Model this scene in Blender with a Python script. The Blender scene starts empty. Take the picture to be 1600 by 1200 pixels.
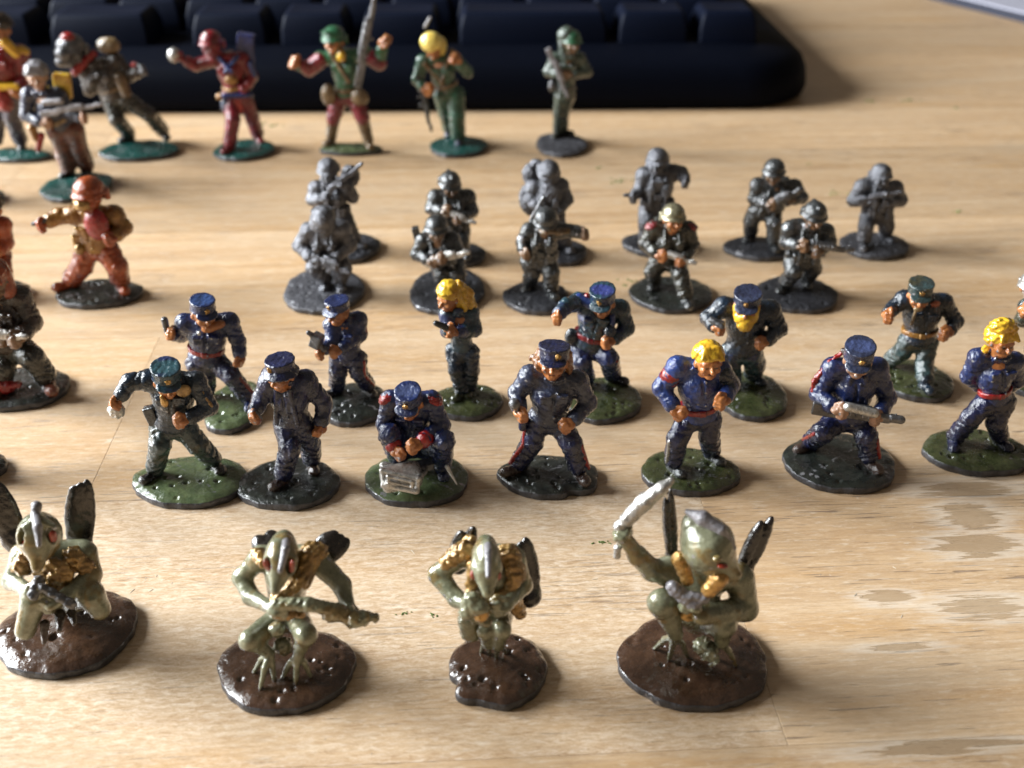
import bpy, math, random
import numpy as np
from math import sin, cos, tan, radians, pi
S = bpy.context.scene
COL = S.collection
random.seed(7)
# ------------------------------------------------------------ camera (a phone about 9 cm above the table)
FPX, IW, IH = 1850.0, 1600, 1200
PITCH = radians(28.4)
HC = 85.0                                     # camera height, mm
cam_d = bpy.data.cameras.new("camera"); cam = bpy.data.objects.new("camera", cam_d); COL.objects.link(cam)
cam.location = (0, 0, HC/1000); cam.rotation_euler = (pi/2-PITCH, 0, 0)
cam_d.sensor_width = 36; cam_d.lens = 36*FPX/IW; cam_d.clip_start = 0.005; cam_d.clip_end = 20
cam_d.dof.use_dof = True; cam_d.dof.focus_distance = 0.139; cam_d.dof.aperture_fstop = 35
S.camera = cam
S.view_settings.view_transform = 'Standard'; S.view_settings.look = 'None'; S.view_settings.exposure = 0.0; S.view_settings.gamma = 1
# ------------------------------------------------------------ light: one window to the left, dim room all round
W = bpy.data.worlds.new("World"); S.world = W; W.use_nodes = True
bg = W.node_tree.nodes['Background']; bg.inputs[0].default_value = (1.0, 0.86, 0.70, 1); bg.inputs[1].default_value = 0.135
def area(name, loc, target, sx, sy, power, col):
    l = bpy.data.lights.new(name, 'AREA'); l.shape = 'RECTANGLE'; l.size = sx; l.size_y = sy; l.energy = power; l.color = col
    o = bpy.data.objects.new(name, l); COL.objects.link(o); o.location = loc
    from mathutils import Vector
    o.rotation_euler = (Vector(target)-Vector(loc)).to_track_quat('-Z', 'Y').to_euler()
    return o
area('window_light', (-0.80, 0.26, 0.385), (0.0, 0.15, 0.0), 0.60, 0.38, 35.5, (0.93, 0.975, 1.0))

def ray(u, v):
    dx, dy = (u-IW/2)/FPX, (v-IH/2)/FPX
    return np.array([dx, cos(PITCH)-dy*sin(PITCH), -sin(PITCH)-dy*cos(PITCH)])
def ground(u, v, z=0.0):                      # point of height z (mm) seen at pixel u, v
    r = ray(u, v); t = (HC-z)/-r[2]; return np.array([0, 0, HC])+t*r
def onplane(u, v, Y):
    r = ray(u, v); t = Y/r[1]; return np.array([0, 0, HC])+t*r
# ------------------------------------------------------------ materials
def nt(m):
    m.use_nodes = True; t = m.node_tree; return t, t.nodes['Principled BSDF']
def N(t, typ, **kw):
    n = t.nodes.new(typ)
    for k, v in kw.items():
        if k.startswith('i_'):
            n.inputs[k[2:]].default_value = v
        else: setattr(n, k, v)
    return n
def L(t, a, b): t.links.new(a, b)
def noise(t, vec, scale, detail=3, rough=.6, dist=0.0):
    n = N(t, 'ShaderNodeTexNoise'); n.inputs['Scale'].default_value = scale; n.inputs['Detail'].default_value = detail
    n.inputs['Roughness'].default_value = rough; n.inputs['Distortion'].default_value = dist
    L(t, vec, n.inputs['Vector']); return n.outputs[0]
def ramp(t, fac, stops):
    r = N(t, 'ShaderNodeValToRGB'); e = r.color_ramp.elements
    while len(e) < len(stops): e.new(.5)
    for i, (p, c) in enumerate(stops):
        e[i].position = p; e[i].color = (c, c, c, 1) if not hasattr(c, '__len__') else (*c, 1)
    L(t, fac, r.inputs[0]); return r.outputs[0]
def mix(t, fac, a, b, blend='MIX'):
    n = N(t, 'ShaderNodeMix', data_type='RGBA', blend_type=blend)
    for s, v in ((n.inputs[0], fac), (n.inputs[6], a), (n.inputs[7], b)):
        if isinstance(v, bpy.types.NodeSocket): L(t, v, s)
        elif hasattr(v, '__len__'): s.default_value = (*v, 1)
        else: s.default_value = v
    return n.outputs[2]
def mathn(t, op, a, b=None):
    n = N(t, 'ShaderNodeMath', operation=op)
    for s, v in ((n.inputs[0], a), (n.inputs[1], b)):
        if v is None: continue
        if isinstance(v, bpy.types.NodeSocket): L(t, v, s)
        else: s.default_value = v
    return n.outputs[0]
def coords(t, scale=1000.0, obj=True):
    tc = N(t, 'ShaderNodeTexCoord'); m = N(t, 'ShaderNodeMapping'); m.inputs['Scale'].default_value = (scale,)*3
    oi = N(t, 'ShaderNodeObjectInfo')
    ad = N(t, 'ShaderNodeVectorMath', operation='SCALE'); cmb = N(t, 'ShaderNodeCombineXYZ')
    for i in range(3): L(t, oi.outputs['Random'], cmb.inputs[i])
    L(t, cmb.outputs[0], ad.inputs[0]); ad.inputs['Scale'].default_value = 37.0
    L(t, tc.outputs['Object'], m.inputs[0])
    a2 = N(t, 'ShaderNodeVectorMath', operation='ADD'); L(t, m.outputs[0], a2.inputs[0]); L(t, ad.outputs[0], a2.inputs[1])
    return a2.outputs[0]
MATS = {}
def paint(name, c1, c2=None, rough=.25, metal=0.0, coat=.85, chips=.0, bump=.5, bscale=1.5, chipc=(.32, .32, .34), spread=.5, third=None):
    if name in MATS: return MATS[name]
    m = bpy.data.materials.new(name); t, b = nt(m)
    v = coords(t)
    c2 = c2 or tuple(x*.55 for x in c1)
    f = ramp(t, noise(t, v, .55, 4, .65), [(.5-spread*.3, 0.0), (.5+spread*.3, 1.0)])
    c = mix(t, f, c1, c2)
    if third: c = mix(t, ramp(t, noise(t, v, .28, 3, .6, .6), [(.54, 0.), (.63, 1.)]), c, third)
    f2 = ramp(t, noise(t, v, 3.2, 3, .7), [(.3, 0.78), (.75, 1.16)])
    c = mix(t, 1.0, c, f2, 'MULTIPLY')
    att = N(t, 'ShaderNodeAttribute'); att.attribute_name = 'mark'
    atf = N(t, 'ShaderNodeAttribute'); atf.attribute_name = 'markf'; c = mix(t, atf.outputs['Fac'], c, att.outputs['Color'])
    met = metal
    if chips > 0:
        g = N(t, 'ShaderNodeNewGeometry')
        pt = ramp(t, g.outputs['Pointiness'], [(.52, 0.), (.60, .30)])
        cf = mathn(t, 'ADD', noise(t, v, 1.1, 5, .75), pt)
        cf = ramp(t, cf, [(.74-chips*.2, 0.), (.80-chips*.2, 1.)])
        c = mix(t, cf, c, chipc)
        met = mathn(t, 'ADD', mathn(t, 'MULTIPLY', cf, .6), metal)
    L(t, c, b.inputs['Base Color'])
    if isinstance(met, bpy.types.NodeSocket): L(t, met, b.inputs['Metallic'])
    else: b.inputs['Metallic'].default_value = met
    rr = ramp(t, noise(t, v, .9, 4, .7), [(.3, max(rough-.1, .08)), (.7, rough+.15)])
    L(t, rr, b.inputs['Roughness'])
    b.inputs['Specular IOR Level'].default_value = .3; b.inputs['Coat Weight'].default_value = min(1, coat*1.1); b.inputs['Coat Roughness'].default_value = .06
    bn = mathn(t, 'ADD', noise(t, v, bscale, 4, .6), mathn(t, 'MULTIPLY', noise(t, v, bscale*4.5, 3, .6), .22))
    bp = N(t, 'ShaderNodeBump'); bp.inputs['Strength'].default_value = bump; bp.inputs['Distance'].default_value = .00045
    L(t, bn, bp.inputs['Height']); L(t, bp.outputs[0], b.inputs['Normal']); L(t, bp.outputs[0], b.inputs['Coat Normal'])
    MATS[name] = m; return m
P = paint
G = dict
mats = {
 'blue':   G(c1=(.012, .025, .100), c2=(.008, .013, .048), chips=.12),
 'bluebright': G(c1=(.022, .050, .20), c2=(.014, .028, .11), chips=.15),
 'navy':   G(c1=(.012, .017, .066), c2=(.008, .009, .028), chips=.12, third=None),
 'teal':   G(c1=(.020, .060, .080), c2=(.010, .020, .030), chips=.12, third=(.02, .03, .09)),
 'tealdark': G(c1=(.011, .026, .050), c2=(.006, .009, .012), chips=.12),
 'slate':  G(c1=(.034, .044, .085), c2=(.014, .017, .040), chips=.12),
 'tealgreen': G(c1=(.030, .062, .066), c2=(.022, .028, .026), chips=.12, third=(.06, .055, .03)),
 'skin':   G(c1=(.52, .20, .060), c2=(.30, .09, .022), chips=.05, rough=.3),
 'skinpale': G(c1=(.45, .25, .15), c2=(.27, .13, .07), chips=.2, rough=.35),
 'skindark': G(c1=(.22, .11, .05), c2=(.09, .05, .025), chips=.15),
 'yellow': G(c1=(.78, .50, .035), c2=(.55, .27, .015), chips=.0, bump=.3),
 'yellowpale': G(c1=(.86, .72, .20), c2=(.75, .52, .10), chips=.05, bump=.3),
 'red':    G(c1=(.36, .009, .008), c2=(.15, .005, .005), chips=.0),
 'crimson': G(c1=(.24, .006, .012), c2=(.09, .003, .008), chips=.0),
 'maroon': G(c1=(.24, .010, .025), c2=(.10, .006, .014), chips=.0),
 'rust':   G(c1=(.38, .070, .012), c2=(.20, .032, .008), chips=.0),
 'ochre':  G(c1=(.36, .18, .035), c2=(.17, .065, .012), metal=.25, chips=.2, chipc=(.7, .5, .2)),
 'gold':   G(c1=(.62, .36, .10), c2=(.30, .15, .035), metal=.75, rough=.3, chips=0),
 'golddark': G(c1=(.42, .25, .075), c2=(.20, .11, .032), metal=.5, rough=.28, chips=.1, chipc=(.8, .6, .3)),
 'silver': G(c1=(.60, .58, .55), c2=(.38, .37, .35), metal=.65, rough=.28, chips=0, bump=.5),
 'gunmetal': G(c1=(.16, .16, .17), c2=(.06, .06, .065), metal=.7, rough=.33, chips=.3),
 'pewter': G(c1=(.17, .17, .19), c2=(.09, .09, .10), metal=.78, rough=.36, coat=.25, chips=.3, bump=.9, chipc=(.3, .3, .32)),
 'pewterlight': G(c1=(.185, .19, .21), c2=(.10, .10, .112), metal=.72, rough=.38, coat=.2, bump=.9, chips=.3, chipc=(.3, .3, .32)),
 'blackgrey': G(c1=(.075, .080, .082), c2=(.026, .028, .030), metal=.5, rough=.28, chips=.35),
 'darkolive': G(c1=(.050, .050, .038), c2=(.014, .014, .013), metal=.2, chips=.4),
 'bootdark': G(c1=(.028, .022, .022), c2=(.012, .010, .010), chips=.3),
 'bootbrown': G(c1=(.065, .036, .026), c2=(.025, .016, .014), chips=.25),
 'brown':  G(c1=(.17, .045, .020), c2=(.07, .020, .012), chips=.05),
 'olivesilver': G(c1=(.34, .31, .20), c2=(.20, .18, .11), metal=.55, rough=.25, chips=0),
 'brownhair': G(c1=(.26, .11, .035), c2=(.13, .05, .018), chips=0),
 'tan':    G(c1=(.28, .19, .09), c2=(.12, .075, .035), chips=.2),
 'khaki':  G(c1=(.20, .125, .055), c2=(.09, .055, .028), chips=.05),
 'soldgreen': G(c1=(.030, .105, .060), c2=(.018, .055, .035), chips=.03, bump=.4),
 'helmgreen': G(c1=(.025, .13, .055), c2=(.015, .07, .035), chips=.03),
 'fieldgreen': G(c1=(.075, .105, .080), c2=(.03, .04, .034), chips=.25),
 'greenbase': G(c1=(.105, .130, .058), c2=(.060, .085, .040), chips=.05, bump=.3, bscale=1.0),
 'olivebase': G(c1=(.062, .068, .026), c2=(.030, .038, .014), chips=.05, bump=.35, bscale=1.0),
 'blackbase': G(c1=(.024, .028, .022), c2=(.010, .012, .011), chips=.15, bump=.5, bscale=1.0, rough=.3),
 'greybase': G(c1=(.055, .056, .064), c2=(.030, .030, .035), metal=.35, rough=.45, coat=.1, chips=.25, bump=.8, bscale=1.2),
 'greybaselight': G(c1=(.105, .105, .118), c2=(.062, .062, .07), metal=.4, rough=.5, coat=.05, chips=.25, bump=.8, bscale=1.2),
 'tealbase': G(c1=(.012, .085, .072), c2=(.008, .05, .045), chips=.1, bump=.5, bscale=1.2),
 'brownbase': G(c1=(.072, .036, .020), c2=(.040, .020, .012), chips=.0, bump=.35, bscale=.8, rough=.24, coat=.9),
 'alien':  G(c1=(.27, .27, .175), c2=(.125, .132, .078), chips=.1, metal=.15, rough=.2, coat=1.0, bump=.25, third=(.20, .145, .055)),
 'crest':  G(c1=(.30, .29, .31), c2=(.14, .13, .14), chips=.2, rough=.3, coat=.7),
 'wing':   G(c1=(.022, .016, .013), c2=(.009, .008, .008), bump=.25, chips=.0, rough=.22, coat=.9, chipc=(.16, .13, .11)),
 'claw':   G(c1=(.07, .04, .028), c2=(.03, .02, .015), chips=.1, rough=.2, coat=.9),
 'eyered': G(c1=(.30, .035, .015), c2=(.25, .03, .015), chips=0),
 'metaledge': G(c1=(.10, .10, .11), c2=(.05, .05, .055), metal=.5, rough=.4, coat=.3, chips=.2),
 'glassblue': G(c1=(.012, .028, .15), c2=(.008, .012, .06), chips=.0),
 'darkpurple': G(c1=(.035, .02, .05), c2=(.02, .014, .03), chips=.1),
 'darkbrown': G(c1=(.040, .022, .014), c2=(.014, .010, .008), chips=.05),
}
def M(n): return paint('paint_'+n, **mats[n])
# ------------------------------------------------------------ distance-field modelling (mm), meshed with surface nets
class Field:
    def __init__(s, h): s.h = h; s.pr = []; s.disp = None
    def add(s, fn, lo, hi, k, sub=False): s.pr.append((fn, np.array(lo, float), np.array(hi, float), k, sub)); return s
    def seg(s, a, b, ra, rb=None, k=.35, rip=0.0, rw=1.3, sub=False):
        a = np.array(a, float); b = np.array(b, float); rb = ra if rb is None else rb
        ba = b-a; l2 = float(ba@ba)+1e-9; ln = math.sqrt(l2); ph = float(a.sum())*1.7
        def fn(X, Y, Z):
            x, y, z = X-a[0], Y-a[1], Z-a[2]
            h = np.clip((x*ba[0]+y*ba[1]+z*ba[2])/l2, 0, 1)
            d = np.sqrt((x-ba[0]*h)**2+(y-ba[1]*h)**2+(z-ba[2]*h)**2)-(ra+(rb-ra)*h)
            if rip:
                g = h*ln*pi/rw+ph+1.5*np.sin(X*1.2+ph+.8*np.sin(Z*1.1))+1.3*np.sin(Y*1.5+Z*.8+ph)
                am = .45+.55*np.sin(X*1.3-Z*.9+Y*.7+ph*2)
                d = d+rip*2.0*((1-np.abs(np.sin(g)))**2.2-.18)*np.clip(am+.35, .1, 1)
            return d
        m = max(ra, rb)+rip
        return s.add(fn, np.minimum(a, b)-m, np.maximum(a, b)+m, k, sub)
    def ell(s, c, r, R=None, k=.35, sub=False):
        c = np.array(c, float); r = np.array(r if hasattr(r, '__len__') else (r,)*3, float); R = np.eye(3) if R is None else R
        def fn(X, Y, Z):
            x, y, z = X-c[0], Y-c[1], Z-c[2]
            q = [R[i, 0]*x+R[i, 1]*y+R[i, 2]*z for i in range(3)]
            k0 = np.sqrt(sum((q[i]/r[i])**2 for i in range(3))); k1 = np.sqrt(sum((q[i]/r[i]**2)**2 for i in range(3)))+1e-9
            return k0*(k0-1)/k1
        m = np.sqrt(((R*r[:, None])**2).sum(0))
        return s.add(fn, c-m, c+m, k, sub)
    def box(s, c, hf, R=None, rd=.15, k=.2, sub=False):
        c = np.array(c, float); hf = np.array(hf, float); R = np.eye(3) if R is None else R
        def fn(X, Y, Z):
            x, y, z = X-c[0], Y-c[1], Z-c[2]
            q = [np.abs(R[i, 0]*x+R[i, 1]*y+R[i, 2]*z)-(hf[i]-rd) for i in range(3)]
            o = np.sqrt(sum(np.maximum(v, 0)**2 for v in q)); return o+np.minimum(np.maximum(np.maximum(q[0], q[1]), q[2]), 0)-rd
        m = np.abs(R*hf[:, None]).sum(0)
        return s.add(fn, c-m, c+m, k, sub)
    def cyl(s, c, R, r0, r1, hh, rd=.15, k=.2, sub=False, sq=1.0):
        c = np.array(c, float)
        def fn(X, Y, Z):
            x, y, z = X-c[0], Y-c[1], Z-c[2]
            q = [R[i, 0]*x+R[i, 1]*y+R[i, 2]*z for i in range(3)]
            t = np.clip((q[2]+hh)/(2*hh), 0, 1); rr = r0+(r1-r0)*t-rd
            a = np.sqrt(q[0]**2+(q[1]/sq)**2)-rr; b = np.abs(q[2])-(hh-rd)
            return np.sqrt(np.maximum(a, 0)**2+np.maximum(b, 0)**2)+np.minimum(np.maximum(a, b), 0)-rd
        m = max(r0, r1)*max(1, sq)+hh
        return s.add(fn, c-m, c+m, k, sub)
    def noise(s, amp, wl, seed=0):
        rs = np.random.RandomState(seed); w = 2*pi/wl
        V = rs.normal(size=(6, 3)); V = V/np.linalg.norm(V, axis=1)[:, None]*w*rs.uniform(.6, 1.5, (6, 1)); ph = rs.uniform(0, 6.3, 6)
        w2 = 2*pi/.62
        def f(X, Y, Z):
            o = .6*np.sin(w2*(X*.8+Z*.35)+1.4*np.sin(Y*3.1)+ph[0])*np.sin(w2*(Z*.75-Y*.5)+1.2*np.sin(X*2.7)+ph[1])
            for i in range(0, 6, 2):
                o = o+np.sin(V[i, 0]*X+V[i, 1]*Y+V[i, 2]*Z+ph[i])*np.sin(V[i+1, 0]*X+V[i+1, 1]*Y+V[i+1, 2]*Z+ph[i+1])
            return amp*o
        s.disp = f; return s
    def mesh(s):
        h = s.h
        lo = np.min([p[1] for p in s.pr if not p[4]], 0)-4*h; hi = np.max([p[2] for p in s.pr if not p[4]], 0)+4*h
        n = np.ceil((hi-lo)/h).astype(int)+1
        ax = [(lo[i]+h*np.arange(n[i])).astype(np.float32) for i in range(3)]
        Fd = np.full(n, 50, np.float32)
        for fn, a, b, k, sub in s.pr:
            pad = k+2.5*h
            i0 = np.maximum(np.floor((a-pad-lo)/h).astype(int), 0); i1 = np.minimum(np.ceil((b+pad-lo)/h).astype(int)+1, n)
            if (i1 <= i0).any(): continue
            sl = tuple(slice(i0[i], i1[i]) for i in range(3))
            d = fn(ax[0][sl[0], None, None], ax[1][None, sl[1], None], ax[2][None, None, sl[2]]).astype(np.float32)
            o = Fd[sl]
            if sub:
                e = -d; q = np.maximum(k-np.abs(o-e), 0)/k; Fd[sl] = np.maximum(o, e)+q*q*k*.25
            else:
                q = np.maximum(k-np.abs(o-d), 0)/k; Fd[sl] = np.minimum(o, d)-q*q*k*.25
        if s.disp is not None:
            Fd = Fd+s.disp(ax[0][:, None, None], ax[1][None, :, None], ax[2][None, None, :]).astype(np.float32)
        return nets(Fd, lo, h)
def nets(F, lo, h):
    s = F < 0; cnt = np.zeros([d-1 for d in F.shape], np.int8)
    off = [(i, j, k) for i in (0, 1) for j in (0, 1) for k in (0, 1)]
    def sh(A, o): return A[tuple(slice(o[i], A.shape[i]-1+o[i]) for i in range(3))]
    for o in off: cnt += sh(s, o)
    act = (cnt > 0) & (cnt < 8); I = np.argwhere(act)
    if len(I) == 0: return np.zeros((0, 3)), np.zeros((0, 4), int)
    idx = np.full(act.shape, -1, np.int32); idx[act] = np.arange(len(I))
    vals = {o: F[I[:, 0]+o[0], I[:, 1]+o[1], I[:, 2]+o[2]] for o in off}
    acc = np.zeros((len(I), 3)); c = np.zeros(len(I))
    for o in off:
        for a in range(3):
            if o[a]: continue
            q = list(o); q[a] = 1; va, vb = vals[o], vals[tuple(q)]
            m = (va < 0) != (vb < 0); t = np.where(m, va/np.where(m, va-vb, 1), 0)
            p = np.tile(np.array(o, float), (len(I), 1)); p[:, a] = t
            acc += p*m[:, None]; c += m
    V = lo+h*(I+acc/c[:, None])
    Q = []
    for a in range(3):
        b, d = (a+1) % 3, (a+2) % 3
        sa = [slice(None)]*3; sb = [slice(None)]*3; sa[a] = slice(0, -1); sb[a] = slice(1, None)
        ch = s[tuple(sa)] != s[tuple(sb)]
        E = np.argwhere(ch)
        E = E[(E[:, b] > 0) & (E[:, d] > 0) & (E[:, b] < F.shape[b]-1) & (E[:, d] < F.shape[d]-1)]
        if not len(E): continue
        ins = s[E[:, 0], E[:, 1], E[:, 2]]
        def g(ob, od):
            e = E.copy(); e[:, b] -= ob; e[:, d] -= od; return idx[e[:, 0], e[:, 1], e[:, 2]]
        q = np.stack([g(1, 1), g(0, 1), g(0, 0), g(1, 0)], 1)
        q[~ins] = q[~ins][:, ::-1]; Q.append(q)
    return V, np.concatenate(Q)
def make_mesh(name, V, Q, mat, smooth=True, marks=None, scale=.001):
    me = bpy.data.meshes.new(name); V = np.asarray(V, np.float64)
    me.vertices.add(len(V)); me.vertices.foreach_set('co', (V*scale).astype(np.float32).ravel())
    Q = np.asarray(Q, np.int32); k = Q.shape[1]
    me.loops.add(Q.size); me.loops.foreach_set('vertex_index', Q.ravel())
    me.polygons.add(len(Q)); me.polygons.foreach_set('loop_start', np.arange(0, Q.size, k, dtype=np.int32))
    me.polygons.foreach_set('loop_total', np.full(len(Q), k, np.int32))
    me.polygons.foreach_set('use_smooth', np.full(len(Q), smooth))
    if marks:
        c = np.zeros((len(V), 4), np.float32)
        for p, r, col in marks:
            d = np.linalg.norm((V-np.array(p))/np.array(r), axis=1); w = np.clip((1.15-d)/.3, 0, 1)
            c[:, :3] = np.where(w[:, None] > 0, np.array(col)[None], c[:, :3]); c[:, 3] = np.maximum(c[:, 3], w)
        at = me.attributes.new('mark', 'FLOAT_COLOR', 'POINT'); at.data.foreach_set('color', c.ravel()); af = me.attributes.new('markf', 'FLOAT', 'POINT'); af.data.foreach_set('value', c[:, 3].copy())
    me.update(); me.materials.append(mat); return me
def link(name, me, parent=None, **props):
    o = bpy.data.objects.new(name, me); COL.objects.link(o)
    if parent: o.parent = parent
    for k, v in props.items(): o[k] = v
    return o
def part(name, field, mat, parent, marks=None):
    V, Q = field.mesh()
    if len(V) == 0: return None
    return link(name, make_mesh(name, V, Q, M(mat) if isinstance(mat, str) else mat, marks=marks), parent)
# ------------------------------------------------------------ table of oiled wooden strips, turned 3.6 degrees
YAW = radians(3.4)
def wood_mat():
    m = bpy.data.materials.new('worn_pine'); t, b = nt(m)
    tc = N(t, 'ShaderNodeTexCoord'); oi = N(t, 'ShaderNodeObjectInfo')
    cmb = N(t, 'ShaderNodeCombineXYZ'); 
    L(t, mathn(t, 'MULTIPLY', oi.outputs['Random'], 900.0), cmb.inputs[0]); L(t, mathn(t, 'MULTIPLY', oi.outputs['Random'], 333.0), cmb.inputs[1])
    def mp(sx, sy):
        k = N(t, 'ShaderNodeMapping'); k.inputs['Scale'].default_value = (sx, sy, 1000)
        L(t, tc.outputs['Object'], k.inputs[0])
        a = N(t, 'ShaderNodeVectorMath', operation='ADD'); L(t, k.outputs[0], a.inputs[0]); L(t, cmb.outputs[0], a.inputs[1]); return a.outputs[0]
    long_ = noise(t, mp(15, 300), 1.0, 6, .68, .25)              # annual rings, stretched along the strip
    c = ramp(t, long_, [(.30, (.43, .264, .134)), (.50, (.545, .366, .206)), (.70, (.635, .46, .288))])
    oc = noise(t, mp(16, 150), 1.0, 4, .6, .5)
    c = mix(t, ramp(t, oc, [(.52, 0.), (.68, .5)]), c, (.50, .28, .10))                     # orange flame
    fib = noise(t, mp(230, 2400), 1.0, 5, .75)
    c = mix(t, ramp(t, fib, [(.36, .5), (.54, 0.)]), c, (.33, .20, .11))
    fib2 = noise(t, mp(330, 1700), 1.0, 6, .75, .2)
    c = mix(t, ramp(t, fib2, [(.53, 0.), (.66, .6)]), c, (.70, .58, .44))                   # pale scuffed fibres
    por = noise(t, mp(110, 2600), 1.0, 3, .6)
    porm = ramp(t, mathn(t, 'ADD', por, mathn(t, 'MULTIPLY', noise(t, mp(25, 90), 1.0, 2, .5), .35)), [(.81, 0.), (.86, .75)])
    c = mix(t, porm, c, (.17, .11, .08))
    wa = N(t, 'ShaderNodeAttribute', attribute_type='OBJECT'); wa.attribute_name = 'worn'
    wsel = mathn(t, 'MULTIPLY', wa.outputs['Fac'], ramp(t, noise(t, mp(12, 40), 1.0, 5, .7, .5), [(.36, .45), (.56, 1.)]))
    c = mix(t, wsel, c, ramp(t, noise(t, mp(600, 1900), 1.0, 6, .85, .5), [(.38, (.36, .235, .14)), (.5, (.63, .48, .33)), (.60, (.84, .74, .62))]))  # worn varnish, with the window's pale sheen also put into the colour
    # varnish worn through to grey wood, in torn patches along the grain at these places on the table
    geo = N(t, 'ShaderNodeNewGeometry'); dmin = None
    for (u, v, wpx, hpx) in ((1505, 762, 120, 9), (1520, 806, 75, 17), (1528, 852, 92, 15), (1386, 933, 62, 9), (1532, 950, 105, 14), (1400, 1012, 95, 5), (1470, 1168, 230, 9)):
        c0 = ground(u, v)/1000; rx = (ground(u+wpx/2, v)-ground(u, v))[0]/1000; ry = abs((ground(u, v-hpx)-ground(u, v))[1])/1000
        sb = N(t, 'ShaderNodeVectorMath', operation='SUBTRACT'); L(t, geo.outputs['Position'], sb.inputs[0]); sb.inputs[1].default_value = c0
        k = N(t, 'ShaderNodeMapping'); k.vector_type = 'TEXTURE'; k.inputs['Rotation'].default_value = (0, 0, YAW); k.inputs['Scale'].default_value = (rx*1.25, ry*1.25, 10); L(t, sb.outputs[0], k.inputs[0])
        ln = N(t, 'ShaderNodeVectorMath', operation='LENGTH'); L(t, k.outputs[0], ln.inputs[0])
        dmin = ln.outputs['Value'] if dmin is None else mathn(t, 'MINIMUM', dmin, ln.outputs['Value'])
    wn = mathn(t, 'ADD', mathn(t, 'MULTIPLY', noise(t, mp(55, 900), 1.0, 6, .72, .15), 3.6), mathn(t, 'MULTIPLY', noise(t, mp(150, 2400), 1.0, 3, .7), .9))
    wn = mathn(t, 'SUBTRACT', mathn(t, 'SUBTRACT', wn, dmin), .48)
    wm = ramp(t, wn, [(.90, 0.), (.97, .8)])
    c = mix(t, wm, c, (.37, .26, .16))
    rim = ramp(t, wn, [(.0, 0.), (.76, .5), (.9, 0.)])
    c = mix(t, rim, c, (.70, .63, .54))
    sm = noise(t, mp(14, 60), 1.0, 5, .65, .4)
    c = mix(t, ramp(t, sm, [(.48, 0.), (.70, .3)]), c, (.50, .42, .32))                    # greyed, washed areas
    fl_ = noise(t, mp(340, 800), 1.0, 5, .75, .8)
    c = mix(t, ramp(t, fl_, [(.64, 0.), (.72, .5)]), c, (.72, .62, .50))                   # small lifted flakes
    tone = mathn(t, 'ADD', mathn(t, 'MULTIPLY', oi.outputs['Random'], .22), .89)
    hs = N(t, 'ShaderNodeHueSaturation'); L(t, tone, hs.inputs['Value']); L(t, c, hs.inputs['Color'])
    # end joints and edges carry a fine dark glue line in the gap only
    L(t, hs.outputs[0], b.inputs['Base Color'])
    rg = ramp(t, mathn(t, 'ADD', mathn(t, 'MULTIPLY', wm, -.25), noise(t, mp(60, 300), 1.0, 4, .7)), [(.25, .26), (.7, .46)])
    L(t, rg, b.inputs['Roughness']); b.inputs['Specular IOR Level'].default_value = .62
    bn = mathn(t, 'ADD', mathn(t, 'MULTIPLY', fib, .6), mathn(t, 'MULTIPLY', long_, .5))
    bn = mathn(t, 'ADD', bn, mathn(t, 'MULTIPLY', noise(t, mp(500, 900), 1.0, 4, .7), .35))
    bn = mathn(t, 'SUBTRACT', bn, mathn(t, 'MULTIPLY', porm, .8)); bn = mathn(t, 'SUBTRACT', bn, mathn(t, 'MULTIPLY', wm, .5))
    bp = N(t, 'ShaderNodeBump'); bp.inputs['Strength'].default_value = .6; bp.inputs['Distance'].default_value = .0002
    L(t, bn, bp.inputs['Height']); L(t, bp.outputs[0], b.inputs['Normal'])
    return m
WOOD = wood_mat()
def plain(name, col, rough=.5, metal=0, spec=.5, bump=0, bs=2.0):
    m = bpy.data.materials.new(name); t, b = nt(m)
    v = coords(t)
    c = mix(t, ramp(t, noise(t, v, .15*bs, 4, .6), [(.3, 0.), (.7, 1.)]), col, tuple(x*.8 for x in col))
    L(t, c, b.inputs['Base Color']); b.inputs['Roughness'].default_value = rough; b.inputs['Metallic'].default_value = metal
    b.inputs['Specular IOR Level'].default_value = spec
    if bump:
        bp = N(t, 'ShaderNodeBump'); bp.inputs['Strength'].default_value = bump; bp.inputs['Distance'].default_value = .0001
        L(t, noise(t, v, bs, 3, .6), bp.inputs['Height']); L(t, bp.outputs[0], b.inputs['Normal'])
    return m
def beveled_box(x0, x1, y0, y1, z0, z1, bv, nseg=2):
    """box with rounded top edges, mm"""
    V = []; Q = []
    prof = [(0, z0), (0, z1-bv)]+[(bv*(1-cos(a)), z1-bv+bv*sin(a)) for a in [pi/2*(i+1)/nseg for i in range(nseg)]]
    for ins, z in prof:
        V += [(x0+ins, y0+ins, z), (x1-ins, y0+ins, z), (x1-ins, y1-ins, z), (x0+ins, y1-ins, z)]
    n = len(prof)
    for i in range(n-1):
        for j in range(4): a = i*4+j; b_ = i*4+(j+1) % 4; Q.append((a, b_, b_+4, a+4))
    Q.append(tuple((n-1)*4+j for j in range(4))); Q.append((3, 2, 1, 0))
    return V, Q
core_m = plain('glue_dark', (.22, .125, .065), .8)
pts = []
V, Q = beveled_box(-900, 700, -120, 1000, -25, -0.9, .5)
table = link('table', make_mesh('table', V, Q, core_m, smooth=False), None, kind='structure')
table.rotation_euler = (0, 0, YAW)
c_, s_ = cos(YAW), sin(YAW)
def to_table(p): return (c_*p[0]+s_*p[1], -s_*p[0]+c_*p[1])
yA = to_table(ground(800, 1184))[1]; yB = to_table(ground(400, 776))[1]; yC = to_table(ground(800, 512))[1]
wid = (yC-yA)/2
xB = to_table(ground(187, 663))[0]; xA = to_table(ground(1216, 1120))[0]
print('strip width', wid, yA, yB, yC, xA, xB)
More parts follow.
